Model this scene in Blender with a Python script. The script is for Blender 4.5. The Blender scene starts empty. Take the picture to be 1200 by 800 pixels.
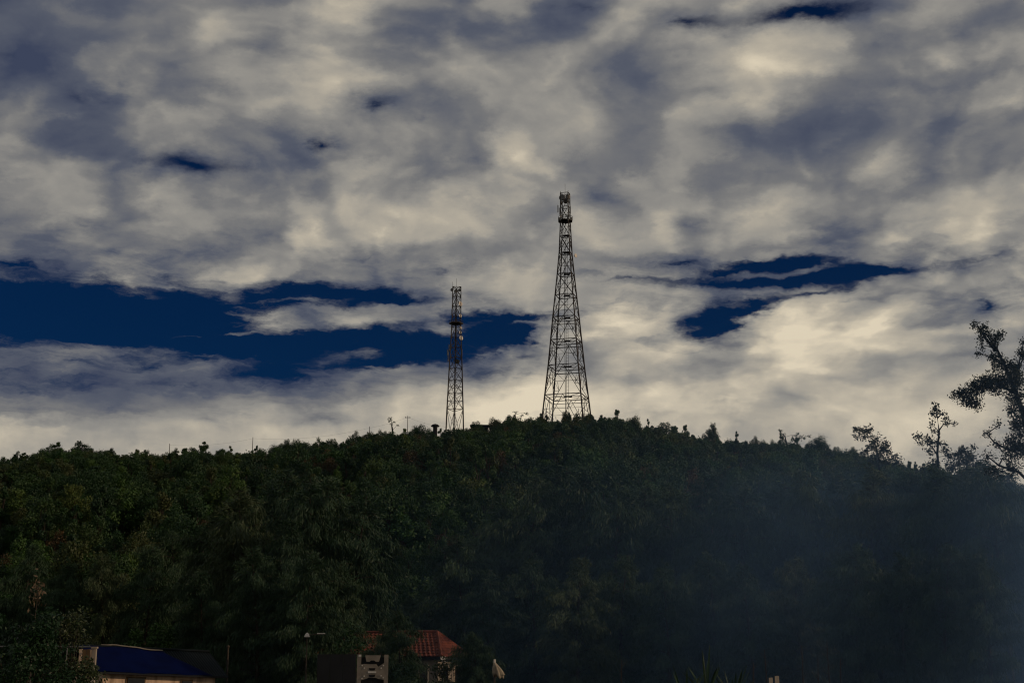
import bpy, math, random
import numpy as np
from mathutils import Vector

# ------------------------------------------------------------------ camera
SC = bpy.context.scene
F = 1667.0                      # focal length in photo pixels (1200 px wide)
HORIZ = 785.0                   # photo row of the horizon
CAMZ = 4.0
PITCH = math.atan((HORIZ - 400.0) / F)
cam_d = bpy.data.cameras.new('camera')
cam = bpy.data.objects.new('camera', cam_d)
SC.collection.objects.link(cam)
cam.location = (0, 0, CAMZ)
cam.rotation_euler = (math.pi / 2 + PITCH, 0, 0)
cam_d.sensor_width = 36.0
cam_d.lens = 36.0 * F / 1200.0
cam_d.clip_end = 20000
SC.camera = cam
CP, SP = math.cos(PITCH), math.sin(PITCH)

def ray(px, py):
    u, v = (px - 600.0) / F, (400.0 - py) / F
    return (u, CP - v * SP, SP + v * CP)

def at(px, py, Y):
    """world point on the pixel's ray at distance Y along +Y"""
    d = ray(px, py); t = Y / d[1]
    return Vector((d[0] * t, Y, CAMZ + d[2] * t))

def azel(px, py):
    d = ray(px, py); n = math.sqrt(sum(c * c for c in d))
    return math.degrees(math.atan2(d[0], d[1])), math.degrees(math.asin(d[2] / n))

# ------------------------------------------------------------------ sun, sky
SUN_EL, SUN_AZ = 18.0, 104.0
SUN_STRENGTH = 2.3
sun_d = bpy.data.lights.new('sun', 'SUN')
sun = bpy.data.objects.new('sun', sun_d)
SC.collection.objects.link(sun)
sun_d.energy = SUN_STRENGTH
sun_d.angle = math.radians(0.6)
sun_d.color = (1.0, 0.74, 0.50)
_e, _a = math.radians(SUN_EL), math.radians(SUN_AZ)
to_sun = Vector((math.cos(_e) * math.sin(_a), math.cos(_e) * math.cos(_a), math.sin(_e)))
sun.rotation_euler = to_sun.to_track_quat('Z', 'Y').to_euler()
sun.location = to_sun * 300

SC.view_settings.view_transform = 'Standard'
SC.view_settings.look = 'None'
SC.view_settings.exposure = -0.5
SC.view_settings.gamma = 1.0
SC.view_settings.use_curve_mapping = False

world = bpy.data.worlds.new('World')
SC.world = world
world.use_nodes = True

class NT:
    """tiny helper for writing node trees"""
    def __init__(s, tree): s.t = tree; s.n = tree.nodes; s.l = tree.links
    def link(s, a, b): s.l.new(a, b)
    def put(s, v, sock):
        if hasattr(v, 'is_output'): s.l.new(v, sock)
        else:
            if hasattr(sock.default_value, '__len__') and not hasattr(v, '__len__'): v = (v,) * len(sock.default_value)
            if hasattr(v, '__len__') and len(sock.default_value) == 4 and len(v) == 3: v = (*v, 1)
            sock.default_value = v
    def m(s, op, a, b=0.0, c=None, clamp=False):
        n = s.n.new('ShaderNodeMath'); n.operation = op; n.use_clamp = clamp
        s.put(a, n.inputs[0]); s.put(b, n.inputs[1])
        if c is not None: s.put(c, n.inputs[2])
        return n.outputs[0]
    def v(s, op, a, b=None, out=0):
        n = s.n.new('ShaderNodeVectorMath'); n.operation = op
        s.put(a, n.inputs[0])
        if b is not None: s.put(b, n.inputs[1])
        return n.outputs[out]
    def xyz(s, x, y, z=0.0):
        n = s.n.new('ShaderNodeCombineXYZ')
        for k, q in enumerate((x, y, z)): s.put(q, n.inputs[k])
        return n.outputs[0]
    def noise(s, vec, scale, detail=6.0, rough=0.55, dist=0.0, lac=2.0, out=0):
        n = s.n.new('ShaderNodeTexNoise')
        s.link(vec, n.inputs['Vector'])
        n.inputs['Scale'].default_value = scale; n.inputs['Detail'].default_value = detail
        n.inputs['Roughness'].default_value = rough; n.inputs['Distortion'].default_value = dist
        n.inputs['Lacunarity'].default_value = lac
        return n.outputs[out]
    def voro(s, vec, scale, detail=1.0, rough=0.5, smooth=1.0):
        n = s.n.new('ShaderNodeTexVoronoi'); n.voronoi_dimensions = '2D'; n.feature = 'SMOOTH_F1'; n.normalize = True
        s.link(vec, n.inputs['Vector']); n.inputs['Scale'].default_value = scale; n.inputs['Detail'].default_value = detail
        n.inputs['Roughness'].default_value = rough; n.inputs['Smoothness'].default_value = smooth
        return n.outputs['Distance']
    def rng(s, v, a, b, c=0.0, d=1.0, smooth=True):
        n = s.n.new('ShaderNodeMapRange'); n.interpolation_type = 'SMOOTHSTEP' if smooth else 'LINEAR'
        s.put(v, n.inputs[0])
        for k, q in enumerate((a, b, c, d)): n.inputs[k + 1].default_value = q
        return n.outputs[0]
    def mix(s, f, a, b, mode='MIX'):
        n = s.n.new('ShaderNodeMix'); n.data_type = 'RGBA'; n.blend_type = mode
        s.put(f, n.inputs[0]); s.put(a, n.inputs[6]); s.put(b, n.inputs[7])
        return n.outputs[2]
    def ramp(s, v, stops):
        n = s.n.new('ShaderNodeValToRGB'); s.put(v, n.inputs[0])
        e = n.color_ramp.elements
        while len(e) < len(stops): e.new(0.5)
        for k, (p, c) in enumerate(stops): e[k].position = p; e[k].color = (*c, 1)
        return n.outputs[0]

def lin(r, g, b):
    f = lambda c: (c / 255 / 12.92) if c <= 10 else ((c / 255 + 0.055) / 1.055) ** 2.4
    return (f(r), f(g), f(b))

def build_world():
    w = NT(world.node_tree)
    w.n.clear()
    out = w.n.new('ShaderNodeOutputWorld'); bg = w.n.new('ShaderNodeBackground')
    bg.inputs['Strength'].default_value = 0.1
    w.link(bg.outputs[0], out.inputs[0])
    sky = w.n.new('ShaderNodeTexSky'); sky.sky_type = 'NISHITA'; sky.sun_disc = False
    sky.sun_elevation = math.radians(SUN_EL); sky.sun_rotation = math.radians(SUN_AZ)
    sky.air_density = 1.0; sky.dust_density = 0.3; sky.ozone_density = 3.0
    blue = w.mix(1.0, sky.outputs[0], (0.013, 0.082, 0.195), 'MULTIPLY')
    tc = w.n.new('ShaderNodeTexCoord')
    d = w.v('NORMALIZE', tc.outputs['Generated'])
    sep = w.n.new('ShaderNodeSeparateXYZ'); w.link(d, sep.inputs[0])
    X, Y, Z = sep.outputs
    az = w.m('MULTIPLY', w.m('ARCTAN2', X, Y), 180 / math.pi)
    el = w.m('MULTIPLY', w.m('ARCSINE', Z), 180 / math.pi)
    E = w.xyz(az, el)
    Zs = w.m('ADD', w.m('MAXIMUM', Z, 0.0), 0.30)
    P = w.xyz(w.m('DIVIDE', X, Zs), w.m('DIVIDE', Y, Zs))
    # domain warp shared by all layers
    wc = w.noise(P, 2.2, 3, 0.5, out=1)
    wv = w.v('SUBTRACT', wc, (0.5, 0.5, 0.5))
    Pw = w.v('ADD', P, w.v('MULTIPLY', wv, (0.26, 0.26, 0.0)))
    Ew = w.v('ADD', E, w.v('MULTIPLY', wv, (1.6, 0.7, 0.0)))
    wc2 = w.noise(w.v('MULTIPLY', E, (0.6, 1.2, 1.0)), 0.8, 5, 0.62, out=1)
    Ew = w.v('ADD', Ew, w.v('MULTIPLY', w.v('SUBTRACT', wc2, (0.5, 0.5, 0.5)), (3.0, 1.1, 0.0)))

    def blobs(lst, start):
        acc = start
        for (px, py, rx, ry, amp, *rot) in lst:
            a0, e0 = azel(px, py)
            k = 1.9 * 180 / math.pi / F
            mp = w.n.new('ShaderNodeMapping'); mp.vector_type = 'TEXTURE'
            w.link(Ew, mp.inputs[0])
            mp.inputs['Location'].default_value = (a0, e0, 0)
            mp.inputs['Rotation'].default_value = (0, 0, -math.radians(rot[0]) if rot else 0)
            mp.inputs['Scale'].default_value = (rx * k, ry * k, 1e3)
            g = w.n.new('ShaderNodeTexGradient'); g.gradient_type = 'QUADRATIC_SPHERE'
            w.link(mp.outputs[0], g.inputs[0])
            acc = w.m('MULTIPLY_ADD', g.outputs[1], amp, acc)
        return acc
    # --- where the cloud deck opens (negative) or thickens (positive): px, py, half width, half height, amount, tilt
    COV = [(20, 360, 270, 34, -1.7), (215, 364, 190, 32, -1.2), (420, 352, 190, 19, -1.0, 4), (330, 404, 170, 20, -1.0),
           (470, 398, 140, 22, -0.8), (600, 400, 62, 32, -1.0), (640, 372, 110, 14, -0.7), (480, 436, 110, 20, -0.25), (60, 418, 260, 36, -0.42), (330, 426, 210, 32, -0.42), (150, 450, 380, 40, -0.32),
           (320, 368, 120, 8, 0.6, -2), (430, 378, 160, 11, 0.85, -3), (560, 366, 120, 10, 0.8, -3), (230, 395, 60, 6, 0.5), (255, 334, 40, 5, 0.6, 5),
           (795, 312, 60, 7, -0.8, 3), (850, 320, 90, 8, -0.95, -3), (905, 308, 80, 6, -0.8, 4), (965, 324, 90, 8, -1.0, -4), (1020, 318, 62, 9, -1.1, -3), (880, 334, 90, 6, -0.7, 3), (945, 346, 80, 7, -0.8, -6),
           (990, 355, 40, 5, -0.6), (842, 370, 50, 18, -1.1, -14), (832, 390, 34, 17, -1.1), (880, 360, 40, 10, -0.7, -20), (760, 402, 46, 12, -0.55), (720, 330, 60, 5, -0.5), (690, 322, 40, 5, -0.4),
           (280, 393, 70, 5, 0.7, -2), (205, 335, 60, 5, 0.7, 4), (350, 352, 70, 4, 0.5), (470, 364, 90, 5, 0.6, -2), (520, 388, 70, 5, 0.6, -4), (610, 382, 50, 5, 0.6), (590, 418, 46, 8, 0.5, -20), (380, 402, 70, 5, 0.5, -6), (120, 408, 90, 6, 0.5, -3),
           (215, 188, 95, 18, -1.0), (372, 166, 36, 22, -0.95), (440, 120, 34, 22, -0.85), (488, 132, 28, 13, -0.7),
           (930, 14, 110, 17, -1.2), (810, 26, 44, 14, -0.8), (690, 5, 60, 12, -0.4), (95, 112, 60, 22, -0.65), (10, 60, 60, 26, -0.5), (60, 165, 110, 18, -0.16),
           (1160, 352, 16, 9, -0.9), (1046, 400, 15, 10, -0.6), (1048, 287, 24, 8, -0.4), (1100, 280, 26, 7, -0.35), (1125, 312, 30, 6, -0.4), (105, 262, 36, 10, -0.6),
           (560, 120, 420, 110, 0.35), (120, 60, 220, 110, 0.25), (1000, 80, 260, 60, 0.3), (940, 150, 300, 60, 0.4), (1000, 230, 300, 50, 0.4), (400, 265, 420, 36, 0.55), (740, 280, 200, 30, 0.5),
           (715, 420, 75, 48, 1.0), (935, 405, 95, 46, 1.1), (1080, 430, 180, 60, 0.8), (560, 460, 90, 30, 0.4), (200, 512, 420, 22, 0.45), (60, 440, 70, 9, 0.45, -8), (230, 432, 80, 8, 0.5, -10), (380, 426, 60, 12, 0.6, -15), (150, 465, 120, 9, 0.35, -4), (330, 458, 90, 9, 0.4, -6), (440, 440, 60, 10, 0.4, -12), (700, 490, 400, 30, 0.9)]
    # --- sun-warmed tops (positive) and grey undersides (negative)
    BRI = [(155, 108, 48, 34, 0.34), (390, 95, 80, 60, 0.24), (270, 40, 70, 40, 0.12), (400, 30, 60, 40, 0.16), (600, 180, 46, 22, 0.36), (890, 75, 120, 50, 0.30), (1110, 70, 70, 40, 0.30),
           (880, 110, 100, 30, 0.12), (560, 60, 60, 40, 0.1), (680, 140, 70, 36, 0.14), (330, 255, 180, 40, 0.18), (580, 250, 160, 50, 0.15), (450, 300, 200, 30, 0.14), (960, 270, 220, 36, 0.16), (1150, 250, 90, 60, 0.14),
           (765, 85, 82, 34, -0.34), (880, 160, 70, 30, -0.2), (1100, 150, 150, 50, -0.25), (980, 150, 110, 30, -0.2), (530, 195, 95, 34, -0.36), (310, 55, 40, 36, -0.26), (60, 70, 150, 90, -0.34), (120, 160, 170, 50, -0.2),
           (700, 230, 30, 14, -0.3), (808, 266, 28, 14, -0.3), (470, 80, 60, 60, -0.16), (1120, 30, 160, 36, -0.16), (650, 30, 120, 34, -0.12), (20, 270, 110, 40, -0.22), (240, 290, 120, 30, -0.1),
           (905, 372, 58, 26, 0.26), (968, 388, 60, 28, 0.2), (735, 384, 52, 26, 0.24), (830, 432, 56, 22, -0.2), (1010, 436, 60, 20, -0.14), (690, 440, 40, 20, -0.12), (730, 388, 70, 36, 0.3), (925, 385, 100, 40, 0.40), (1080, 395, 130, 40, 0.22), (950, 440, 140, 46, 0.22), (720, 470, 220, 40, 0.34), (560, 470, 110, 30, 0.30), (1080, 490, 160, 40, 0.2), (15, 494, 46, 16, 0.34),
           (860, 480, 50, 12, -0.22), (770, 482, 36, 10, -0.16), (930, 466, 50, 14, -0.16, 20), (370, 491, 40, 6, -0.3), (90, 470, 140, 26, -0.14), (250, 436, 180, 40, -0.42), (400, 440, 110, 26, -0.32), (90, 450, 150, 36, -0.38)]
    cov_b = blobs(COV, 0.0)
    bri_b = w.m('MULTIPLY', blobs(BRI, 0.0), 1.5)
    # --- deck detail
    n1 = w.noise(Pw, 4.6, 9, 0.55)
    n2 = w.noise(w.v('MULTIPLY', Ew, (0.16, 0.62, 1.0)), 1.0, 8, 0.62)     # long streaks
    mid = w.m('MULTIPLY', w.rng(el, 7.0, 10.0), w.rng(el, 15.5, 19.0, 1.0, 0.0))
    low = w.rng(el, 7.0, 14.0)                                             # 0 near the horizon, 1 aloft
    n4 = w.noise(w.v('MULTIPLY', Ew, (0.30, 1.7, 1.0)), 1.0, 7, 0.62)     # fine feathered streaks
    wv3 = w.v('SUBTRACT', w.noise(P, 9.0, 7, 0.65, out=1), (0.5, 0.5, 0.5))
    Pv = w.v('ADD', Pw, w.v('MULTIPLY', wv3, (0.10, 0.10, 0.0)))
    puff = w.m('SUBTRACT', 0.40, w.voro(Pv, 8.5, 2.0, 0.55, 0.85))               # rounded heaps of the deck
    wv4 = w.v('SUBTRACT', w.noise(E, 0.6, 8, 0.64, out=1), (0.5, 0.5, 0.5))
    Ev = w.v('ADD', w.v('MULTIPLY', E, (0.8, 1.15, 1.0)), w.v('MULTIPLY', wv4, (2.0, 2.0, 0.0)))
    heap = w.m('SUBTRACT', 0.40, w.voro(Ev, 0.23, 2.6, 0.5, 0.6))              # heaped low cloud
    heap_s = w.m('SUBTRACT', 0.40, w.voro(w.v('ADD', Ev, (-0.35, 0.7, 0.0)), 0.23, 2.6, 0.5, 0.6))
    off = (0.05, 0.03, 0.0)
    puff_s = w.m('SUBTRACT', 0.40, w.voro(w.v('ADD', Pv, off), 8.5, 2.0, 0.55, 0.85))
    hi = w.m('SUBTRACT', 1.0, low)
    det = w.m('ADD', w.m('MULTIPLY', w.m('SUBTRACT', n1, 0.5), w.m('MULTIPLY_ADD', low, 0.9, 0.5)), w.m('MULTIPLY', w.m('SUBTRACT', n2, 0.5), w.m('MULTIPLY_ADD', mid, 1.9, 0.35)))
    det = w.m('ADD', det, w.m('MULTIPLY', w.m('SUBTRACT', n4, 0.5), w.m('MULTIPLY', mid, 1.5)))
    det = w.m('ADD', det, w.m('MULTIPLY', w.m('MULTIPLY', puff, low), 0.55))
    det = w.m('ADD', det, w.m('MULTIPLY', w.m('MULTIPLY', heap, hi), 0.75))
    cov = w.m('ADD', w.m('ADD', cov_b, det), 0.60)
    alpha = w.rng(cov, -0.16, 0.46)
    rel = w.m('ADD', w.m('MULTIPLY', w.m('MULTIPLY', w.m('SUBTRACT', puff, puff_s), low), 1.1), w.m('MULTIPLY', w.m('MULTIPLY', w.m('SUBTRACT', heap, heap_s), hi), 1.2))
    bri = w.m('ADD', w.m('ADD', bri_b, rel), w.m('MULTIPLY', w.m('SUBTRACT', n1, 0.5), w.m('MULTIPLY_ADD', low, 0.9, 0.35)))
    bri = w.m('ADD', bri, w.m('MULTIPLY', w.m('MULTIPLY', puff, low), 0.7))
    bri = w.m('ADD', bri, w.m('MULTIPLY', w.m('MULTIPLY', heap, hi), 0.5))
    bri = w.m('ADD', bri, w.m('MULTIPLY', w.rng(cov, 0.2, 0.9), 0.30))
    bri = w.m('ADD', bri, w.m('MULTIPLY', w.rng(el, 7.0, 14.5, 1.0, 0.0), 0.42))
    bri = w.m('ADD', bri, w.m('MULTIPLY', low, -0.07))
    bri = w.rng(w.m('ADD', bri, 0.19), -0.35, 1.35, 0.0, 1.0, False)
    k = 14.1
    sc = lambda c, g=1.0: tuple(q * g for q in c)
    col = w.ramp(bri, [(0.0, lin(60, 68, 90)), (0.26, lin(86, 91, 104)), (0.46, lin(118, 118, 119)), (0.62, lin(147, 144, 138)), (0.78, lin(178, 170, 155)), (1.0, lin(222, 209, 184))])
    col = w.v('MULTIPLY', col, (k, k, k))
    res = w.mix(alpha, blue, col)
    # below the horizon the sky is never seen; keep it as the horizon cloud
    w.link(res, bg.inputs['Color'])
build_world()

cy = SC.cycles
cy.use_denoising = True
cy.max_bounces = 6; cy.diffuse_bounces = 3; cy.transmission_bounces = 4; cy.transparent_max_bounces = 8
cy.volume_bounces = 0
cy.use_adaptive_sampling = True
cy.adaptive_threshold = 0.006
cy.filter_width = 1.15
cy.volume_step_rate = 3.0
world.cycles.sampling_method = 'MANUAL'
world.cycles.sample_map_resolution = 256

# ------------------------------------------------------------------ mesh helpers
COL = SC.collection
def new_mesh(name, V, Fq, mat=None, smooth=False):
    me = bpy.data.meshes.new(name)
    V = np.asarray(V, dtype=np.float32).reshape(-1, 3)
    if isinstance(Fq, np.ndarray):
        n, k = Fq.shape
        me.vertices.add(len(V)); me.vertices.foreach_set('co', V.ravel())
        me.loops.add(n * k); me.loops.foreach_set('vertex_index', Fq.ravel().astype(np.int32))
        me.polygons.add(n); me.polygons.foreach_set('loop_start', np.arange(0, n * k, k, dtype=np.int32))
        me.polygons.foreach_set('loop_total', np.full(n, k, dtype=np.int32))
        me.update(calc_edges=True)
    else:
        me.from_pydata(V.tolist(), [], Fq); me.update()
    if smooth: me.polygons.foreach_set('use_smooth', [True] * len(me.polygons))
    if mat: me.materials.append(mat)
    return me

def link(name, me, parent=None, loc=(0, 0, 0), rot=(0, 0, 0), scl=(1, 1, 1)):
    o = bpy.data.objects.new(name, me); COL.objects.link(o)
    o.parent = parent; o.location = loc; o.rotation_euler = rot; o.scale = scl
    return o

def thing(name, label, cat, loc=(0, 0, 0), rz=0.0, group=None, scl=(1, 1, 1)):
    o = link(name, None, None, loc, (0, 0, rz), scl)
    o['label'] = label; o['category'] = cat
    if group: o['group'] = group
    return o

def tag(o, label, cat, group=None):
    o['label'] = label; o['category'] = cat
    if group: o['group'] = group
    return o

class MB:
    def __init__(s): s.V = []; s.F = []
    def add(s, V, Fa):
        b = len(s.V); s.V += [tuple(v) for v in V]; s.F += [tuple(b + i for i in f) for f in Fa]
    def box(s, c, size, rz=0.0):
        hx, hy, hz = (q / 2 for q in size); cr, sr = math.cos(rz), math.sin(rz); V = []
        for x, y, z in ((-1, -1, -1), (1, -1, -1), (1, 1, -1), (-1, 1, -1), (-1, -1, 1), (1, -1, 1), (1, 1, 1), (-1, 1, 1)):
            X, Yy = x * hx, y * hy
            V.append((c[0] + X * cr - Yy * sr, c[1] + X * sr + Yy * cr, c[2] + z * hz))
        s.add(V, ((3, 2, 1, 0), (4, 5, 6, 7), (0, 1, 5, 4), (1, 2, 6, 5), (2, 3, 7, 6), (3, 0, 4, 7)))
        return s
    def tube(s, pts, rads, n=5, caps=True):
        pts = [Vector(p) for p in pts]
        if not hasattr(rads, '__len__'): rads = [rads] * len(pts)
        rings = []
        for i, p in enumerate(pts):
            t = (pts[min(i + 1, len(pts) - 1)] - pts[max(i - 1, 0)]).normalized()
            a = t.cross(Vector((0, 0, 1)))
            if a.length < 1e-3: a = Vector((1, 0, 0))
            a.normalize(); b = t.cross(a)
            rings.append([p + (a * math.cos(2 * math.pi * (k + .5) / n) + b * math.sin(2 * math.pi * (k + .5) / n)) * rads[i] for k in range(n)])
        Fa = []
        for i in range(len(pts) - 1):
            for k in range(n): Fa.append((i * n + k, i * n + (k + 1) % n, (i + 1) * n + (k + 1) % n, (i + 1) * n + k))
        if caps: Fa.append(tuple(range(n))[::-1]); Fa.append(tuple((len(pts) - 1) * n + k for k in range(n)))
        s.add([v for r in rings for v in r], Fa)
        return s
    def prism(s, poly, thick):
        """poly: planar 3D points; thick: Vector offset"""
        n = len(poly); P = [Vector(p) for p in poly]; t = Vector(thick)
        s.add(P + [p + t for p in P], [tuple(range(n)), tuple(range(2 * n - 1, n - 1, -1))] + [(k, n + k, n + (k + 1) % n, (k + 1) % n) for k in range(n)])
        return s
    def mesh(s, name, mat, smooth=False): return new_mesh(name, s.V, s.F, mat, smooth)
    def obj(s, name, mat, parent=None, smooth=False, loc=(0, 0, 0)): return link(name, s.mesh(name, mat, smooth), parent, loc)

# ------------------------------------------------------------------ materials
def material(name, base, rough=0.7, var=0.25, scale=3.0, spec=0.3, bump=0.0, metal=0.0, second=None, coord='Object', stretch=(1, 1, 1)):
    m = bpy.data.materials.new(name); m.use_nodes = True
    t = NT(m.node_tree); p = t.n['Principled BSDF']
    tc = t.n.new('ShaderNodeTexCoord'); vec = t.v('MULTIPLY', tc.outputs[coord], stretch)
    nz = t.noise(vec, scale, 6, 0.6)
    c2 = second or tuple(c * (1 - var) for c in base)
    f = t.rng(nz, 0.35, 0.68)
    t.link(t.mix(f, base, c2), p.inputs['Base Color'])
    p.inputs['Roughness'].default_value = rough; p.inputs['Metallic'].default_value = metal
    p.inputs['Specular IOR Level'].default_value = spec
    if bump:
        b = t.n.new('ShaderNodeBump'); b.inputs['Strength'].default_value = bump; b.inputs['Distance'].default_value = 0.05
        t.link(t.noise(vec, scale * 6, 5, 0.6), b.inputs['Height']); t.link(b.outputs[0], p.inputs['Normal'])
    return m

def leaf_material(name, stops, trans=0.14, rough=0.6):
    m = bpy.data.materials.new(name); m.use_nodes = True
    t = NT(m.node_tree); t.n.clear()
    out = t.n.new('ShaderNodeOutputMaterial')
    oi = t.n.new('ShaderNodeObjectInfo'); tc = t.n.new('ShaderNodeTexCoord')
    nz = t.noise(tc.outputs['Object'], 1.1, 4, 0.65)
    f = t.m('ADD', oi.outputs['Random'], t.m('MULTIPLY', t.m('SUBTRACT', nz, 0.5), 0.7), clamp=True)
    col = t.ramp(f, stops)
    p = t.n.new('ShaderNodeBsdfPrincipled'); t.link(col, p.inputs['Base Color'])
    p.inputs['Roughness'].default_value = rough; p.inputs['Specular IOR Level'].default_value = 0.25
    tr = t.n.new('ShaderNodeBsdfTranslucent'); t.link(t.mix(1.0, col, (0.9, 1.0, 0.5), 'MULTIPLY'), tr.inputs[0])
    mx = t.n.new('ShaderNodeMixShader'); mx.inputs[0].default_value = trans
    t.link(p.outputs[0], mx.inputs[1]); t.link(tr.outputs[0], mx.inputs[2]); t.link(mx.outputs[0], out.inputs[0])
    return m

M = {
    'ground': material('earth', (0.060, 0.050, 0.034), 0.95, 0.5, 0.15, 0.1, 0.4),
    'hill': material('hill_soil', (0.018, 0.022, 0.010), 0.95, 0.5, 0.08, 0.1, 0.5, second=(0.030, 0.024, 0.014)),
    'bark': material('bark', (0.045, 0.036, 0.028), 0.9, 0.5, 4.0, 0.1, 0.6, stretch=(1, 1, 0.25)),
    'steel': material('painted_steel', (0.030, 0.027, 0.025), 0.7, 0.4, 0.6, 0.2, second=(0.038, 0.024, 0.018)),
    'galv': material('galvanised_steel', (0.10, 0.10, 0.10), 0.5, 0.3, 1.0, 0.4),
    'dish': material('dish_paint', (0.62, 0.56, 0.50), 0.5, 0.15, 2.0),
    'antenna': material('antenna_plastic', (0.16, 0.16, 0.155), 0.5, 0.2, 1.0),
    'wood': material('pole_wood', (0.07, 0.055, 0.042), 0.9, 0.4, 3.0, 0.1),
    'concrete': material('weathered_concrete', (0.36, 0.31, 0.25), 0.9, 0.45, 1.4, 0.15, 0.4, second=(0.20, 0.15, 0.11), stretch=(1, 1, 0.3)),
    'wall': material('stained_plaster', (0.62, 0.45, 0.32), 0.9, 0.4, 1.6, 0.15, 0.3, second=(0.26, 0.18, 0.12), stretch=(1.6, 1.6, 0.35)),
    'white_wall': material('pale_plaster', (0.22, 0.19, 0.155), 0.9, 0.3, 1.2, 0.15, 0.2),
    'roof_dark': material('dark_roof_sheet', (0.004, 0.008, 0.010), 0.8, 0.4, 0.8, 0.15),
    'tarp': material('blue_tarpaulin', (0.0006, 0.0042, 0.038), 0.9, 0.3, 0.9, 0.04, 0.3),
    'tile': material('red_clay_tile', (0.17, 0.050, 0.030), 0.85, 0.4, 2.2, 0.15, 0.4, second=(0.08, 0.028, 0.020)),
    'glass': material('dark_glass', (0.012, 0.013, 0.014), 0.15, 0.2, 2.0, 0.5),
    'dark': material('dark_board', (0.012, 0.013, 0.015), 0.8, 0.3, 2.0, 0.2),
    'panel': material('grey_panel', (0.19, 0.165, 0.135), 0.7, 0.3, 3.0, 0.3),
    'black': material('black_paint', (0.006, 0.006, 0.006), 0.7, 0.2, 3.0, 0.2),
    'bolt': material('pale_bolt', (0.5, 0.48, 0.44), 0.4, 0.2, 5.0, 0.5),
    'cloth': material('pale_canvas', (0.33, 0.28, 0.21), 0.9, 0.35, 3.0, 0.1, 0.4),
    'board': material('bleached_board', (0.50, 0.41, 0.31), 0.85, 0.3, 3.0, 0.15, stretch=(1, 1, 0.2)),
    'twig': material('dark_twigs', (0.016, 0.015, 0.015), 0.95, 0.4, 4.0, 0.05),
    'brown': material('brown_board', (0.15, 0.095, 0.05), 0.9, 0.45, 3.0, 0.1, stretch=(1, 1, 0.3)),
}
LEAF = {
    'broad': leaf_material('broad_leaves', [(0.0, (0.009, 0.028, 0.010)), (0.35, (0.014, 0.042, 0.011)), (0.75, (0.024, 0.054, 0.013)), (1.0, (0.042, 0.050, 0.014))]),
    'green': leaf_material('fresh_leaves', [(0.0, (0.016, 0.054, 0.011)), (0.6, (0.034, 0.076, 0.013)), (1.0, (0.062, 0.080, 0.015))]),
    'rust': leaf_material('dry_leaves', [(0.0, (0.044, 0.032, 0.012)), (1.0, (0.062, 0.036, 0.013))]),
    'needle': leaf_material('drooping_needles', [(0.0, (0.014, 0.036, 0.016)), (0.6, (0.026, 0.054, 0.023)), (1.0, (0.046, 0.064, 0.028))]),
    'near': leaf_material('glossy_leaves', [(0.0, (0.012, 0.036, 0.014)), (0.5, (0.024, 0.050, 0.018)), (1.0, (0.065, 0.055, 0.030))], 0.2, 0.45),
    'dusk': leaf_material('tuft_leaves', [(0.0, (0.018, 0.028, 0.020)), (1.0, (0.030, 0.040, 0.024))], 0.12),
}

# ------------------------------------------------------------------ terrain
SKY_PTS = [(-900, 640), (-500, 590), (-200, 555), (0, 541), (60, 524), (100, 524), (150, 531), (240, 526), (300, 527), (350, 520), (430, 510), (465, 505), (500, 503), (560, 499),
           (600, 491), (640, 488), (690, 487), (725, 489), (770, 500), (830, 510), (900, 517), (960, 522), (1010, 530), (1060, 541), (1100, 549), (1200, 566), (1500, 600), (1900, 650)]
RIDGE_Y = 392.0
_rx = np.array([at(p[0], p[1], RIDGE_Y)[0] for p in SKY_PTS]); _rz = np.array([at(p[0], p[1], RIDGE_Y)[2] for p in SKY_PTS])
_rs = np.random.RandomState(5)
_waves = [(_rs.uniform(0.02, 0.09), _rs.uniform(-0.09, 0.09), _rs.uniform(0, 6.28), _rs.uniform(0.3, 1.0)) for _ in range(9)]
def hill_z(x, y):
    x = np.asarray(x, float); y = np.asarray(y, float)
    top = np.maximum(np.interp(x * RIDGE_Y / np.maximum(y, 120.0), _rx, _rz) - 6.2, 0)
    s = np.clip((y - 150.0) / (RIDGE_Y - 150.0), 0, 1)
    f = 1.22 * s - 0.22 * s * s
    f = np.where(s < 0.08, f * s / 0.08, f)
    z = top * f
    z = z - np.where(y > RIDGE_Y, (y - RIDGE_Y) * 0.06 + (y - RIDGE_Y) ** 2 * 0.0016, 0)
    wob = sum(a * np.sin(kx * x + ky * y + ph) for kx, ky, ph, a in _waves)
    z = z + wob * np.clip(s * 3, 0, 1) * np.clip((RIDGE_Y - y) / 60, 0, 1) * 0.32
    return np.maximum(z, -3.0)
def cap_h(x, y):
    """how tall a tree may stand at x, y without rising above the ridge line"""
    x = np.asarray(x, float); y = np.asarray(y, float)
    return CAMZ + (np.interp(x * RIDGE_Y / y, _rx, _rz) - CAMZ) * y / RIDGE_Y - hill_z(x, y)
def gz(x, y): return max(0.0, float(hill_z(x, y)))

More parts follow.
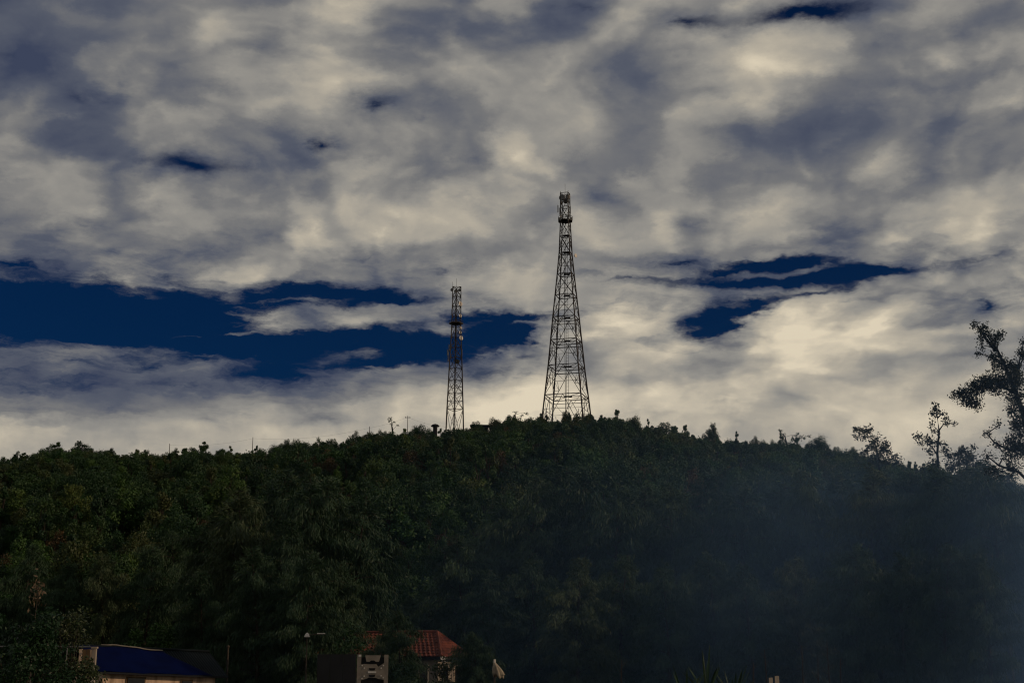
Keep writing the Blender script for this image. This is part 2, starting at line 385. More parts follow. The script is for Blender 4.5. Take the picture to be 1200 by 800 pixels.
def build_ground():
    xs = np.array([-6000, -3000, -1500, -600, -200, 0, 200, 600, 1500, 3000, 6000.0]); ys = np.array([-3000, -1000, -300, -50, 50, 150, 300, 800, 2000, 6000, 9000.0])
    V = [(x, y, 0.0) for y in ys for x in xs]; n = len(xs)
    Fa = [(j * n + i, j * n + i + 1, (j + 1) * n + i + 1, (j + 1) * n + i) for j in range(len(ys) - 1) for i in range(n - 1)]
    link('ground', new_mesh('ground', V, Fa, M['ground']))['kind'] = 'structure'
    xs = np.arange(-520, 521, 6.0); ys = np.arange(148, 640, 6.0)
    X, Yg = np.meshgrid(xs, ys); Zg = hill_z(X, Yg)
    Zg = np.where((np.abs(X) > 500) | (Yg < 151) | (Yg > 630), -3.0, Zg)
    V = np.stack([X, Yg, Zg], -1).reshape(-1, 3); n, m_ = len(xs), len(ys)
    idx = np.arange(n * m_).reshape(m_, n)
    Fq = np.stack([idx[:-1, :-1], idx[:-1, 1:], idx[1:, 1:], idx[1:, :-1]], -1).reshape(-1, 4)
    link('hill', new_mesh('hill', V, Fq, M['hill'], True))['kind'] = 'structure'
build_ground()

# ------------------------------------------------------------------ foliage
def leaf_mesh(name, C, D, W, L, mat, rs, N=None):
    """diamond-ish leaf quads: C centres, D axis directions, W, L half sizes"""
    n = len(C); D = D / np.maximum(np.linalg.norm(D, axis=1, keepdims=True), 1e-6)
    R = rs.normal(size=(n, 3)) if N is None else N
    S = np.cross(D, R); S /= np.maximum(np.linalg.norm(S, axis=1, keepdims=True), 1e-6)
    W = np.asarray(W).reshape(-1, 1); L = np.asarray(L).reshape(-1, 1)
    V = np.stack([C - D * L, C + S * W + D * L * 0.1, C + D * L, C - S * W + D * L * 0.1], 1).reshape(-1, 3)
    return new_mesh(name, V, np.arange(4 * n).reshape(-1, 4), mat)

def ball(rs, n):
    v = rs.normal(size=(n, 3)); v /= np.linalg.norm(v, axis=1, keepdims=True)
    return v

def broad_tree(seed, h, r, leaves, mat, size, form='round'):
    """returns (trunk mesh, crown mesh) of a broadleaf tree of height h and crown radius r"""
    rs = np.random.RandomState(seed); mb = MB()
    lean = rs.uniform(-0.12, 0.12, 2) * h
    fork = h * rs.uniform(0.28, 0.42)
    top = Vector((lean[0], lean[1], h * 0.86))
    mb.tube([(0, 0, -0.4), (lean[0] * .2, lean[1] * .2, fork * .6), (lean[0] * .5, lean[1] * .5, fork), tuple(top)], [h * .035, h * .028, h * .022, h * .006])
    nc = rs.randint(9, 15); C = []; D = []; NN = []
    clumps = []
    for k in range(nc):
        a = k * 2.4 + rs.uniform(-.5, .5); q = (k + .5) / nc
        zc = h * (0.36 + 0.54 * q) if form != 'spread' else h * (0.55 + 0.33 * q)
        rad = r * (0.78 * math.sin(math.pi * (0.22 + 0.72 * q)) + rs.uniform(-.12, .16))
        cr = r * rs.uniform(0.28, 0.56) * (1.1 if q < .8 else .8)
        if form == 'cone': zc = h * (0.20 + 0.74 * q); rad = r * ((1.0 - q) * .85 + .05 + rs.uniform(-.1, .2)); cr *= 1.05 - .45 * q
        c = np.array([lean[0] * q + math.cos(a) * rad, lean[1] * q + math.sin(a) * rad, zc + rs.uniform(-.06, .06) * h])
        clumps.append((c, cr))
        st = Vector((lean[0] * .5, lean[1] * .5, fork)).lerp(top, rs.uniform(0, .6) * q)
        mb.tube([tuple(st), tuple(st.lerp(Vector(c), .55) + Vector((0, 0, .05 * h))), tuple(c)], [h * .013, h * .008, h * .003], 4, False)
    for c, cr in clumps:
        m = int(leaves * (cr / r) ** 2 / sum((x[1] / r) ** 2 for x in clumps))
        d = ball(rs, m); rad = cr * np.power(rs.uniform(0, 1, (m, 1)), 0.30) * (1 + 0.16 * rs.normal(size=(m, 1)))
        P = c + d * rad * np.array([1.1, 1.1, 0.78])
        C.append(P); D.append(rs.normal(size=(m, 3)) + np.array([0, 0, -.3])); NN.append(d + rs.normal(size=(m, 3)) * .45 + np.array([0, 0, .25]))
    C = np.concatenate(C); D = np.concatenate(D); n = len(C)
    s = size * rs.uniform(.6, 1.35, n)
    C[:, 2] *= (h - size) / np.percentile(C[:, 2], 99.5)
    return mb.mesh('trunk', M['bark']), leaf_mesh('crown', C, D, s * .62, s, mat, rs, np.concatenate(NN))

def casuarina(seed, h, r, strands, mat, bare=0.22):
    """tall feathery tree: straight leader, ascending limbs, hanging needle sprays"""
    rs = np.random.RandomState(seed); mb = MB()
    lean = rs.uniform(-.05, .05, 2) * h
    ax = lambda q: np.array([lean[0] * q * q + .25 * math.sin(q * 5 + seed), lean[1] * q * q + .25 * math.cos(q * 4 + seed), h * q])
    mb.tube([tuple(ax(q) - (0, 0, .5 if q == 0 else 0)) for q in np.linspace(0, 1, 8)], [h * .016 * (1 - .93 * q) for q in np.linspace(0, 1, 8)], 6)
    C = []; D = []; L = []
    nb = int(h * 3.4)
    for k in range(nb):
        q = bare + (1 - bare) * (k + rs.uniform(0, 1)) / nb
        a = k * 2.4 + rs.uniform(-.6, .6)
        prof = (0.35 + 0.65 * math.sin(math.pi * min(1, (q - bare) / (1 - bare) * .75 + .18))) * (1.0 if q < .8 else (1.02 - q) / .22 * .8 + .2)
        ln = r * prof * rs.uniform(.55, 1.2)
        st = ax(q); dr = np.array([math.cos(a), math.sin(a), 0]); up = rs.uniform(.25, .85)
        pts = [st + dr * ln * t + np.array([0, 0, ln * (up * t - .55 * t * t)]) for t in (0, .35, .7, 1.0)]
        mb.tube([tuple(p) for p in pts], [h * .0045 * (1 - .5 * q), h * .003, h * .002, .012], 3, False)
        m = max(6, int(strands / nb * (ln / (r * .7))))
        t = np.power(rs.uniform(.02, 1, m), .6)
        P = st + np.outer(t * ln, dr) + np.outer(ln * (up * t - .55 * t * t), [0, 0, 1.0])
        P = P + rs.normal(size=(m, 3)) * np.array([.30, .30, .22]) * (0.5 + ln * .22)
        # gather the sprays into tufts so that gaps stay open
        tuft = rs.uniform(0, 1, (max(3, m // 9), 1)); tp = st + tuft * ln * dr + np.concatenate([np.zeros((len(tuft), 2)), ln * (up * tuft - .55 * tuft ** 2)], 1) + rs.normal(size=(len(tuft), 3)) * .35
        w_ = tp[rs.randint(0, len(tp), m)]; P = P * .45 + (w_ + rs.normal(size=(m, 3)) * .22) * .55
        dd = np.outer(np.ones(m), dr * .35) + rs.normal(size=(m, 3)) * .33 + np.array([0, 0, -.85])
        if q > .9: dd[:, 2] += .9
        l = rs.uniform(.10, .34, m) * (h / 16)
        C.append(P + dd * l[:, None] * .5); D.append(dd); L.append(l)
    C = np.concatenate(C); D = np.concatenate(D); L = np.concatenate(L)
    return mb.mesh('trunk', M['bark']), leaf_mesh('crown', C, D, .024 + .018 * rs.uniform(0, 1, len(C)), L, mat, rs)

def place_tree(protos, k, name, label, cat, loc, sc, rz, group, tilt=(0, 0)):
    t = thing(name, label, cat, loc, rz, group, sc if hasattr(sc, '__len__') else (sc, sc, sc))
    t.rotation_euler = (tilt[0], tilt[1], rz)
    link('trunk', protos[k][0], t); link('crown', protos[k][1], t)
    return t

RND = random.Random(11)
# hillside trees, unit prototypes about 5 m tall
HILL = [broad_tree(20 + k, 5.0, (1.7, 1.35, 1.9, 1.5, 1.2, 1.75, 1.45)[k], 4600, LEAF['broad'], 0.095, ('round', 'cone', 'spread', 'round', 'cone', 'round', 'cone')[k]) for k in range(7)]
HILL_G = [broad_tree(40 + k, 5.0, (1.7, 1.4, 1.8)[k], 4600, LEAF['green'], 0.095, ('round', 'cone', 'round')[k]) for k in range(3)]
HILL_R = [broad_tree(50 + k, 4.6, 1.4, 2600, LEAF['rust'], 0.09) for k in range(2)]
CAS = [casuarina(60 + k, 16.0, 3.6 + .4 * (k % 3), 22000, LEAF['needle'], (.2, .12, .26, .16, .3)[k % 5]) for k in range(5)]

# ------------------------------------------------------------------ lattice towers
def y_to_z(py, px, Y): return at(px, py, Y)[2]

def beam(parent, name, p, q, r, mat, n=4):
    return MB().tube([p, q], r, n).obj(name, mat, parent)

def dish(parent, name, c, direction, r, mat):
    """parabolic dish with rim and hub facing direction"""
    d = Vector(direction).normalized(); a = d.cross(Vector((0, 0, 1))).normalized(); b = d.cross(a)
    V = []; Fa = []; n = 14
    prof = [(-.42, .08), (-.40, .45), (-.22, .85), (0, 1.0), (.16, 1.0), (.10, .6), (.05, 0.05)]
    for (dz, rr) in prof:
        for k in range(n):
            t = 2 * math.pi * k / n
            V.append(Vector(c) + d * dz * r + (a * math.cos(t) + b * math.sin(t)) * rr * r)
    for i in range(len(prof) - 1):
        for k in range(n): Fa.append((i * n + k, i * n + (k + 1) % n, (i + 1) * n + (k + 1) % n, (i + 1) * n + k))
    Fa += [tuple(range(n))[::-1], tuple((len(prof) - 1) * n + k for k in range(n))]
    mb = MB(); mb.add(V, Fa)
    o = mb.obj(name, mat, parent, True)
    MB().tube([Vector(c) - d * r * .4, Vector(c) - d * r * 1.1], r * .12, 5).obj('mount', M['galv'], o)
    return o

def panel_antenna(parent, c, h, ang, mat):
    o = MB().box(c, (.34, .20, h), ang).obj('antenna_panel', mat, parent)
    MB().tube([(c[0] - .2 * math.cos(ang + 1.57), c[1] - .2 * math.sin(ang + 1.57), c[2] - h * .6), (c[0] - .2 * math.cos(ang + 1.57), c[1] - .2 * math.sin(ang + 1.57), c[2] + h * .6)], .05, 4).obj('mounting_pipe', M['galv'], o)

def tall_tower():
    Y = 390.0; cx = 664.5; px_m = F / (Y / 1.0) * CP   # rough px per metre, refined by at()
    x0 = at(cx, 480, Y)[0]; base = gz(x0, Y) - 0.3
    t = thing('lattice_tower', 'tall tapering four-legged steel lattice tower with antennas on the hilltop', 'tower', (x0, Y, base))
    prof = [(226, 11.5), (259, 12.0), (297, 15.8), (326, 21.5), (373, 32.0), (430, 43.5), (465, 52.0), (480, 57.0), (505, 64.0)]
    ppm = abs(1.0 / (at(cx + 1, 400, Y)[0] - at(cx, 400, Y)[0]))
    zs = [y_to_z(p[0], cx, Y) - base for p in prof]
    R = lambda z: np.interp(z, zs[::-1], [p[1] / ppm * .575 for p in prof][::-1])
    al = math.radians(29.6)
    leg = lambda k, z: Vector((R(z) * math.cos(al + k * math.pi / 2), R(z) * math.sin(al + k * math.pi / 2), z))
    lev = [y_to_z(p, cx, Y) - base for p in (465, 430, 400, 373, 347, 322, 297, 277, 259, 243, 227)]
    lev = [0.0] + lev
    for k in range(4):
        MB().tube([leg(k, z) for z in lev], [.22 - .008 * i for i in range(len(lev))], 5).obj('leg', M['steel'], t)
    for i, z in enumerate(lev):
        for k in range(4):
            a, b = leg(k, z), leg((k + 1) % 4, z)
            if i: beam(t, 'horizontal_strut', a, b, .13 if i < 8 else .10, M['steel'])
            if i == len(lev) - 1: continue
            z2 = lev[i + 1]; c, d = leg(k, z2), leg((k + 1) % 4, z2)
            rb = .09 if i < 8 else .065
            if i < 4:      # big bays: K bracing with secondary members
                mid = (c + d) / 2; beam(t, 'brace', a, mid, rb, M['steel']); beam(t, 'brace', b, mid, rb, M['steel'])
                for (p, q) in ((a, mid), (b, mid)):
                    lower = p; upper = c if p is a else d
                    for f in (.33, .66):
                        j = lower.lerp(q, f)
                        beam(t, 'secondary_brace', j, lower.lerp(upper, f), .058, M['steel'])
                        beam(t, 'secondary_brace', j, lower.lerp(upper, min(1, f + .30)), .058, M['steel'])
                        beam(t, 'secondary_brace', j, (a + b).lerp(c + d, f) / 2 if f > .5 else j.lerp(c if p is a else d, .45), .07, M['steel'])
                dz = Vector((0, 0, -.55))
                beam(t, 'horizontal_strut', c + (leg(k, z2 - .9) - c), d + (leg((k + 1) % 4, z2 - .9) - d), .09, M['steel'])
            else:
                beam(t, 'brace', a, d, rb, M['steel']); beam(t, 'brace', b, c, rb, M['steel'])
                m1, m2 = (a + c) / 2, (b + d) / 2
                if i < 8: beam(t, 'secondary_brace', m1, m2, .06, M['steel'])
        if i and i < len(lev) - 2:      # diaphragm and rest platform
            beam(t, 'diaphragm_strut', leg(0, z), leg(2, z), .075, M['steel']); beam(t, 'diaphragm_strut', leg(1, z), leg(3, z), .075, M['steel'])
            MB().box((.25, -.2, z + .1), (1.7 if i > 2 else 2.3, 1.4, .16)).obj('rest_platform', M['steel'], t)
    # ladder and feeder run up the middle
    lad = MB()
    for s in (-.28, .28): lad.tube([(s + .2, -.3, 0), (s + .2, -.3, lev[-1])], .07, 4)
    lo = lad.obj('ladder_rails', M['steel'], t)
    rung = MB().box((0, 0, 0), (.5, .05, .05)).mesh('rung', M['steel'])
    for i in range(int(lev[-1] / .9)): link('rung', rung, lo, (.2, -.3, .5 + i * .9))
    beam(t, 'feeder_cable', (-.45, -.25, 0), (-.45, -.25, lev[-2]), .11, M['black'])
    # working platform
    zp = lev[9]; rp = 2.15
    ring = [(rp * math.cos(q * math.pi / 4 + .4), rp * math.sin(q * math.pi / 4 + .4)) for q in range(8)]
    fl = MB().prism([(x, y, zp - .1) for x, y in ring], (0, 0, .22)).obj('working_platform', M['steel'], t)
    for q in range(8):
        x, y = ring[q]; x2, y2 = ring[(q + 1) % 8]
        beam(fl, 'rail_post', (x, y, zp), (x, y, zp + 1.15), .06, M['steel'])
        beam(fl, 'guard_rail', (x, y, zp + 1.15), (x2, y2, zp + 1.15), .06, M['steel'])
        beam(fl, 'guard_rail', (x, y, zp + .6), (x2, y2, zp + .6), .05, M['steel'])
    for ang in (.3, 1.5, 2.7, 3.9, 5.1): panel_antenna(t, (1.9 * math.cos(ang), 1.9 * math.sin(ang), zp + .5), 1.6, ang, M['antenna'])
    for (dx, hz) in ((-2.1, 3.4), (1.45, 3.0), (-1.6, 2.6)):
        panel_antenna(t, (dx, -.9, zp + hz), 2.0, -1.57, M['antenna'])
    # head: drum dishes between the top frames
    zt = lev[-1]
    for (x, y, dz, r, dr) in ((-.9, -1.0, -1.5, .95, (-.5, -1, 0)), (.75, -1.1, -1.3, .75, (.35, -1, 0)), (.2, .9, -1.8, .9, (.6, 1, 0)), (-1.2, .4, -2.6, .6, (-1, -.2, 0))):
        dish(t, 'drum_dish', (x, y, zt + dz), dr, r, M['antenna'])
    for k in range(4):
        a = leg(k, zt); beam(t, 'top_post', a, a + Vector((0, 0, .5)), .09, M['steel'])
    beam(t, 'lightning_rod', (0, 0, zt), (0, 0, zt + 3.0), .05, M['steel'])
    for (px, py, r, dr) in ((655.5, 301, .55, (-1, -.7, 0)), (674.5, 299.5, .6, (1, -.9, 0))):
        p = at(px, py, Y - 1.5); dish(t, 'microwave_dish', (p[0] - x0, -1.5, p[2] - base), dr, r, M['dish'] if px > 660 else M['antenna'])

def short_tower():
    Y = 384.0; cx = 532.5
    x0 = at(cx, 495, Y)[0]; base = gz(x0, Y) - .3
    t = thing('lattice_mast', 'short slim three-legged steel lattice mast with pale dishes, left of taller tower', 'tower', (x0, Y, base))
    ppm = abs(1.0 / (at(cx + 1, 400, Y)[0] - at(cx, 400, Y)[0]))
    prof = [(336, 9.6), (379, 10.4), (405, 12.4), (430, 14.8), (470, 17.6), (500, 20.5), (512, 21.5)]
    zs = [y_to_z(p[0], cx, Y) - base for p in prof]
    R = lambda z: np.interp(z, zs[::-1], [p[1] / ppm / (2 * math.cos(math.radians(30))) for p in prof][::-1])
    shift = lambda z: .0
    leg = lambda k, z: Vector((R(z) * math.cos(math.radians(-30 + 120 * k) + .10) + .25 * z / 38, R(z) * math.sin(math.radians(-30 + 120 * k) + .10), z))
    lev = [0.0] + [y_to_z(p, cx, Y) - base for p in (480, 461, 446, 432, 419, 407, 395, 383, 371, 359, 347.5, 336.5)]
    for k in range(3):
        MB().tube([leg(k, z) for z in lev], [.20 - .006 * i for i in range(len(lev))], 5).obj('leg', M['steel'], t)
    for i, z in enumerate(lev):
        for k in range(3):
            a, b = leg(k, z), leg((k + 1) % 3, z)
            if i: beam(t, 'horizontal_strut', a, b, .085, M['steel'])
            if i < len(lev) - 1:
                c, d = leg(k, lev[i + 1]), leg((k + 1) % 3, lev[i + 1])
                beam(t, 'brace', a, d, .07, M['steel']); beam(t, 'brace', b, c, .07, M['steel'])
                if i < 3:
                    beam(t, 'secondary_brace', (a + c) / 2, (b + d) / 2, .07, M['steel'])
    lad = MB()
    for s in (-.2, .2): lad.tube([(s, -.1, 0), (s + .25, -.1, lev[-1])], .055, 4)
    lo = lad.obj('ladder_rails', M['steel'], t)
    rung = MB().box((0, 0, 0), (.4, .05, .05)).mesh('rung', M['steel'])
    for i in range(int(lev[-1] / .9)): z = .5 + i * .9; link('rung', rung, lo, (.25 * z / 38, -.1, z))
    zp = y_to_z(379.5, cx, Y) - base
    fl = MB().prism([(2.0 * math.cos(q * 1.0472) + .22, 2.0 * math.sin(q * 1.0472), zp) for q in range(6)], (0, 0, .3)).obj('working_platform', M['steel'], t)
    for q in range(6):
        p = Vector((1.95 * math.cos(q * 1.0472) + .22, 1.95 * math.sin(q * 1.0472), zp)); p2 = Vector((1.95 * math.cos((q + 1) * 1.0472) + .22, 1.95 * math.sin((q + 1) * 1.0472), zp))
        beam(fl, 'rail_post', p, p + Vector((0, 0, .8)), .05, M['steel']); beam(fl, 'guard_rail', p + Vector((0, 0, .8)), p2 + Vector((0, 0, .8)), .05, M['steel'])
    for (px, py, r) in ((539.5, 356, .68), (539.5, 370, .50), (540.0, 384, .42), (539.5, 389.5, .48), (540.2, 396, .66)):
        p = at(px, py, Y - .6); dish(t, 'microwave_dish', (p[0] - x0, -.6, p[2] - base), (.75, -.8, 0), r, M['dish'])
    for (px, py, h) in ((529.8, 366, 1.4), (526.5, 408, 2.0), (525.4, 418, 2.6), (541.3, 413, 1.8), (524.8, 413, 1.6)):
        p = at(px, py, Y - .5); panel_antenna(t, (p[0] - x0, -.5, p[2] - base), h, -1.4, M['antenna'])
    p = at(535.7, 423.5, Y - 1.2); dish(t, 'drum_dish', (p[0] - x0, -1.2, p[2] - base), (.3, -1, 0), .62, M['black'])
    for (px, py, r) in ((529.5, 339.5, .45), (538.5, 340, .4), (534.5, 341, .5)):
        p = at(px, py, Y - .4); dish(t, 'drum_dish', (p[0] - x0, -.4, p[2] - base), (.2 if px > 532 else -.6, -1, 0), r, M['antenna'])
    zt = lev[-1]
    beam(t, 'lightning_rod', (.25, 0, zt), (.25, 0, zt + 2.6), .045, M['steel']); beam(t, 'whip_aerial', (-.9, .2, zt), (-.9, .2, zt + 1.6), .04, M['steel'])

tall_tower(); short_tower()

# ------------------------------------------------------------------ small structures on the ridge
def ridge_hut():
    Y = 382; p = at(510, 500, Y); g = gz(p[0], Y)
    ztop = at(510, 496.5, Y)[2]
    t = thing('water_tank', 'small dark drum-shaped tank with overhanging cap beside the short mast', 'tank', (p[0], Y, g))
    h = ztop - g
    MB().tube([(0, 0, -.3), (0, 0, h - .75)], [.55, .6], 12).obj('drum', M['dark'], t)
    MB().tube([(0, 0, h - .75), (0, 0, h - .55), (0, 0, h - .15), (0, 0, h)], [1.15, 1.18, .7, .15], 12).obj('cap', M['dark'], t)
    Y = 386; p = at(562, 505, Y); g = gz(p[0], Y); zt = at(560, 498, Y)[2]
    t = thing('equipment_hut', 'low dark flat-roofed hut on the ridge, right of the short mast', 'hut', (p[0], Y, g))
    MB().box((0, 0, (zt - g) / 2 - .2), (4.6, 3, zt - g - .4)).obj('wall', M['dark'], t)
    MB().box((0, 0, zt - g - .28), (5.2, 3.5, .24)).obj('roof', M['roof_dark'], t)
    MB().box((-1, -1.53, .9), (.9, .06, 1.8)).obj('door', M['brown'], t)
ridge_hut()

def ridge_pole(px, ytop, Y, label, arm=True):
    p = at(px, 510, Y); g = gz(p[0], Y); zt = at(px, ytop, Y)[2]
    t = thing('utility_pole', label, 'pole', (p[0], Y, g), 0, 'poles along the ridge')
    MB().tube([(0, 0, -.5), (0, 0, zt - g)], [.11, .08], 6).obj('post', M['wood'], t)
    if arm:
        MB().box((0, 0, zt - g - .5), (1.5, .14, .14)).obj('crossarm', M['wood'], t)
        for s in (-.6, .6): MB().tube([(s, 0, zt - g - .43), (s, 0, zt - g - .15)], .06, 5).obj('insulator', M['antenna'], t)
    return Vector((p[0], Y, zt - .4))
tops = [ridge_pole(199.5, 519.5, 385, 'thin dark utility pole on the ridge, farthest from the towers', False), ridge_pole(296.5, 512, 386, 'thin dark pole above treetops, midway along the left ridge', False),
        ridge_pole(433, 499.5, 386, 'thin short pole beside the sparse tufted tree on the ridge', False), ridge_pole(477.5, 487, 386, 'utility pole with crossarm between tufted tree and drum tank')]
def wire(a, b, sag, label):
    pts = [a.lerp(b, f) - Vector((0, 0, sag * 4 * f * (1 - f))) for f in np.linspace(0, 1, 11)]
    tag(MB().tube(pts, .014, 3).obj('overhead_wire', M['black']), label, 'wire', 'wires along the ridge')
wire(tops[0], tops[1], .8, 'thin wire between the two poles on the left ridge')
wire(tops[1], tops[2], 1.2, 'thin wire from mid-ridge pole to short pole by tufted tree')
wire(tops[2], tops[3], .3, 'short wire from short pole to pole with crossarm')
wire(tops[3], at(524, 500, 384), .5, 'thin wire from pole with crossarm to the short mast')

# ------------------------------------------------------------------ trees along the ridge
def zone(px):
    for lim, txt in ((199, 'on the ridge beyond the farthest thin pole'), (296, 'on the ridge between the two thin wire poles'), (433, 'on the ridge between mid-ridge pole and short pole'),
                     (515, 'on the ridge near the crossarm pole and drum tank'), (632, 'on the ridge between the two towers'), (700, 'at the foot of the tall tower'),
                     (836, 'on the ridge between tall tower and lollipop-shaped tree'), (920, 'on the ridge between lollipop-shaped tree and wispy tree'), (9999, 'on the ridge falling away behind the fringed leaning tree')):
        if px < lim: return txt
def slope_zone(px, py, y):
    part = 'high' if y > 315 else 'midway' if y > 245 else 'low'
    for lim, txt in ((199, 'below the farthest thin pole'), (330, 'below the mid-ridge pole'), (515, 'below the crossarm pole'), (632, 'below the gap between the towers'), (730, 'below the tall tower'), (880, 'below the lollipop-shaped tree'), (9999, 'below the wispy leaning tree')):
        if px < lim: return part + ' on the slope ' + txt
sky_x = np.array([p[0] for p in SKY_PTS]); sky_y = np.array([p[1] for p in SKY_PTS])
BUMPS = [(65, 517, 20), (95, 516, 16), (240, 516, 16), (300, 521, 10), (353, 514, 14), (385, 514, 14), (430, 505, 12), (603, 485, 7), (640, 485, 8), (668, 482, 9), (690, 484, 9),
         (724, 479, 9), (742, 486, 10), (835, 497, 6), (862, 504, 8), (885, 510, 8), (917, 506, 9), (935, 511, 10), (958, 510, 14), (790, 498, 12), (560, 493, 12), (583, 491, 10), (30, 529, 14), (8, 534, 12), (130, 524, 9), (170, 526, 10), (205, 524, 8), (270, 521, 12), (330, 519, 10)]
used = []
def ridge_tree(px, top, w, Y, idx):
    p = at(px, 520, Y); g = gz(p[0], Y); zt = at(px, top, Y)[2]
    h = max(2.2, zt - g); k = RND.randrange(len(HILL))
    wid = max(.62, w / 4.2 / 2.5, h / 5.0 * .55)
    place_tree(HILL, k, 'ridge_tree', 'dark leafy tree against the sky ' + zone(px), 'tree', (p[0], Y, g - .2), (wid, wid, h / 5.0), RND.uniform(0, 6.28), 'trees along the ridge')
for i, (px, top, w) in enumerate(BUMPS): ridge_tree(px, top, w, 386 + RND.uniform(-4, 4), i)
px = -6.0
while px < 1085:
    top = float(np.interp(px, sky_x, sky_y)) + RND.choice((RND.uniform(-9, -2), RND.uniform(-3, 4), RND.uniform(2, 9)))
    if not (498 < px < 548): ridge_tree(px, top, RND.choice((RND.uniform(5, 8), RND.uniform(8, 15))), RND.uniform(381, 391), 0)
    px += RND.uniform(7.5, 12.5)

for (q, tp) in ((503, 501), (508, 504), (515, 501), (521, 503), (527, 502), (533, 503), (538, 503), (543, 502), (548, 500), (553, 501)): ridge_tree(q, tp, RND.uniform(9, 13), RND.uniform(375, 379), 0)

def tuft_tree(name, label, pts_trunk, tufts, Y, leaf, mat, per=1.0, rt=.12, seed=1, group=None, extra=(), clus=7, boughs=(), spread=.75):
    """a tree whose limbs are given by pixels at distance Y; tufts: px, py, rx, ry, density"""
    rs = np.random.RandomState(seed)
    b = at(*pts_trunk[0], Y); g = gz(b[0], Y)
    base = Vector((b[0], Y, g))
    t = thing(name, label, 'tree', base, 0, group)
    tr = [Vector((0, 0, -.3))] + [at(x, y, Y) - base + Vector((0, rs.uniform(-.2, .2), 0)) for x, y in pts_trunk]
    mb = MB(); n = len(tr)
    mb.tube(tr, [rt * (1 - .85 * i / (n - 1)) for i in range(n)], 6)
    joints = list(tr[1:])
    for bo in boughs:
        q = [at(x, y, Y) - base + Vector((0, rs.uniform(-.25, .25), 0)) for x, y in bo]
        mb.tube(q, [rt * .38 * (1 - .75 * i / (len(q) - 1)) for i in range(len(q))], 5); joints += q
    C = []; ppm = F / Y
    for (x, y, rx, ry, den) in list(tufts) + list(extra):
        c = at(x, y, Y) - base + Vector((0, rs.uniform(-.9, .9) * min(rx, 40) / ppm, 0))
        j = min(joints, key=lambda q: (q - c).length + (.7 if q.z > c.z else 0))
        mid = j.lerp(c, .55) + Vector((rs.uniform(-.1, .1), 0, .06 * (c - j).length))
        mb.tube([j, mid, c], [rt * .15, rt * .11, rt * .06], 4, False)
        m = max(4, int(den * per * rx * ry * .17))
        d = ball(rs, m) * np.power(rs.uniform(0, 1, (m, 1)), .4) * np.array([rx / ppm, (rx + ry) / 2 / ppm, ry / ppm])
        P = np.array(c) + d
        for q in P[::max(1, m // 7)]: mb.tube([c, Vector(q)], [rt * .09, rt * .04], 3, False)
        C.append(P)
    C = np.concatenate(C); k = clus
    C = np.repeat(C, k, 0) + rs.normal(size=(len(C) * k, 3)) * leaf * spread
    D = rs.normal(size=C.shape); s = leaf * rs.uniform(.6, 1.2, len(C))
    mb.obj('trunk', M['twig'], t)
    link('crown', leaf_mesh('crown', C, D, s * .5, s, mat, rs), t)
    return t

tuft_tree('sparse_tree', 'sparse thin tree with ball-like tufts left of the crossarm pole', [(460, 504), (459, 498), (459, 493)],
          [(458, 491, 3.4, 3.0, 3), (455.5, 493.5, 1.6, 1.6, 3), (459, 497.5, 2.0, 1.6, 3), (465.5, 498.5, 1.9, 1.7, 3), (462, 494.5, 1.2, 1, 2)], 384, .16, LEAF['broad'], 2.4, .36, 3)
tuft_tree('sparse_tree', 'thin tree with flat-topped tufts on the ridge left of the tall tower', [(605, 498), (604, 490), (604, 485)],
          [(604, 482.5, 3.6, 1.6, 3), (601.5, 486.5, 2.4, 1.6, 3), (617, 484, 3.0, 2.2, 3), (612, 487, 3, 2, 3)], 384, .16, LEAF['broad'], 2.4, .36, 4)
tuft_tree('sparse_tree', 'thin lollipop-shaped tree on the ridge right of the tall tower', [(836, 512), (836, 504), (836, 498)],
          [(836.5, 499, 4.4, 4.0, 3), (834.5, 496.5, 2, 2, 3), (837, 506.5, 3.4, 2.2, 2)], 384, .17, LEAF['broad'], 2.4, .36, 5)
tuft_tree('sparse_tree', 'wispy leaning tree with sideways tufts on the right ridge', [(922, 520), (920, 512), (915, 506)],
          [(913.5, 505.5, 4, 2, 3), (918.5, 509.5, 3.4, 2.2, 3), (935, 509, 4.5, 2.4, 3), (940, 513, 5, 3, 3), (948, 511, 3, 2.2, 3), (930, 514, 5, 4, 3)], 384, .17, LEAF['broad'], 2.4, .36, 6)

# ------------------------------------------------------------------ trees on the slope: the ones that show largest are built one by one, the mass behind is one object
pts = []
xs = np.arange(-215, 216, 4.1)
for j, y in enumerate(np.arange(162, 389, 4.1)):
    for x in xs:
        X = x + RND.uniform(-1.6, 1.6) + (1.7 if j % 2 else 0); Yv = y + RND.uniform(-1.6, 1.6)
        if abs(X) > Yv * .40 + 12: continue
        pts.append((X, Yv))
RND.shuffle(pts)
def project(x, y, z):
    dx, dy, dz = x, y, z - CAMZ
    f = dy * CP + dz * SP; u = -dy * SP + dz * CP
    return 600 + F * dx / f, 400 - F * u / f
single, mass = [], []
for (x, y) in pts:
    z = gz(x, y); px, py = project(x, y, z + 3)
    vis = 0 < px < 1180 and ((px < 250 and py < 640) or (430 < px < 560 and py < 680) or (250 <= px <= 430 and py < 570) or (px >= 560 and py < 580))
    if y > 366 and 492 < px < 572: continue
    if vis and y < 372 and len(single) < 190 and all((x - a) ** 2 + (y - b) ** 2 > 60 for a, b, *_ in single): single.append((x, y, z, px, py))
    else: mass.append((x, y, z))
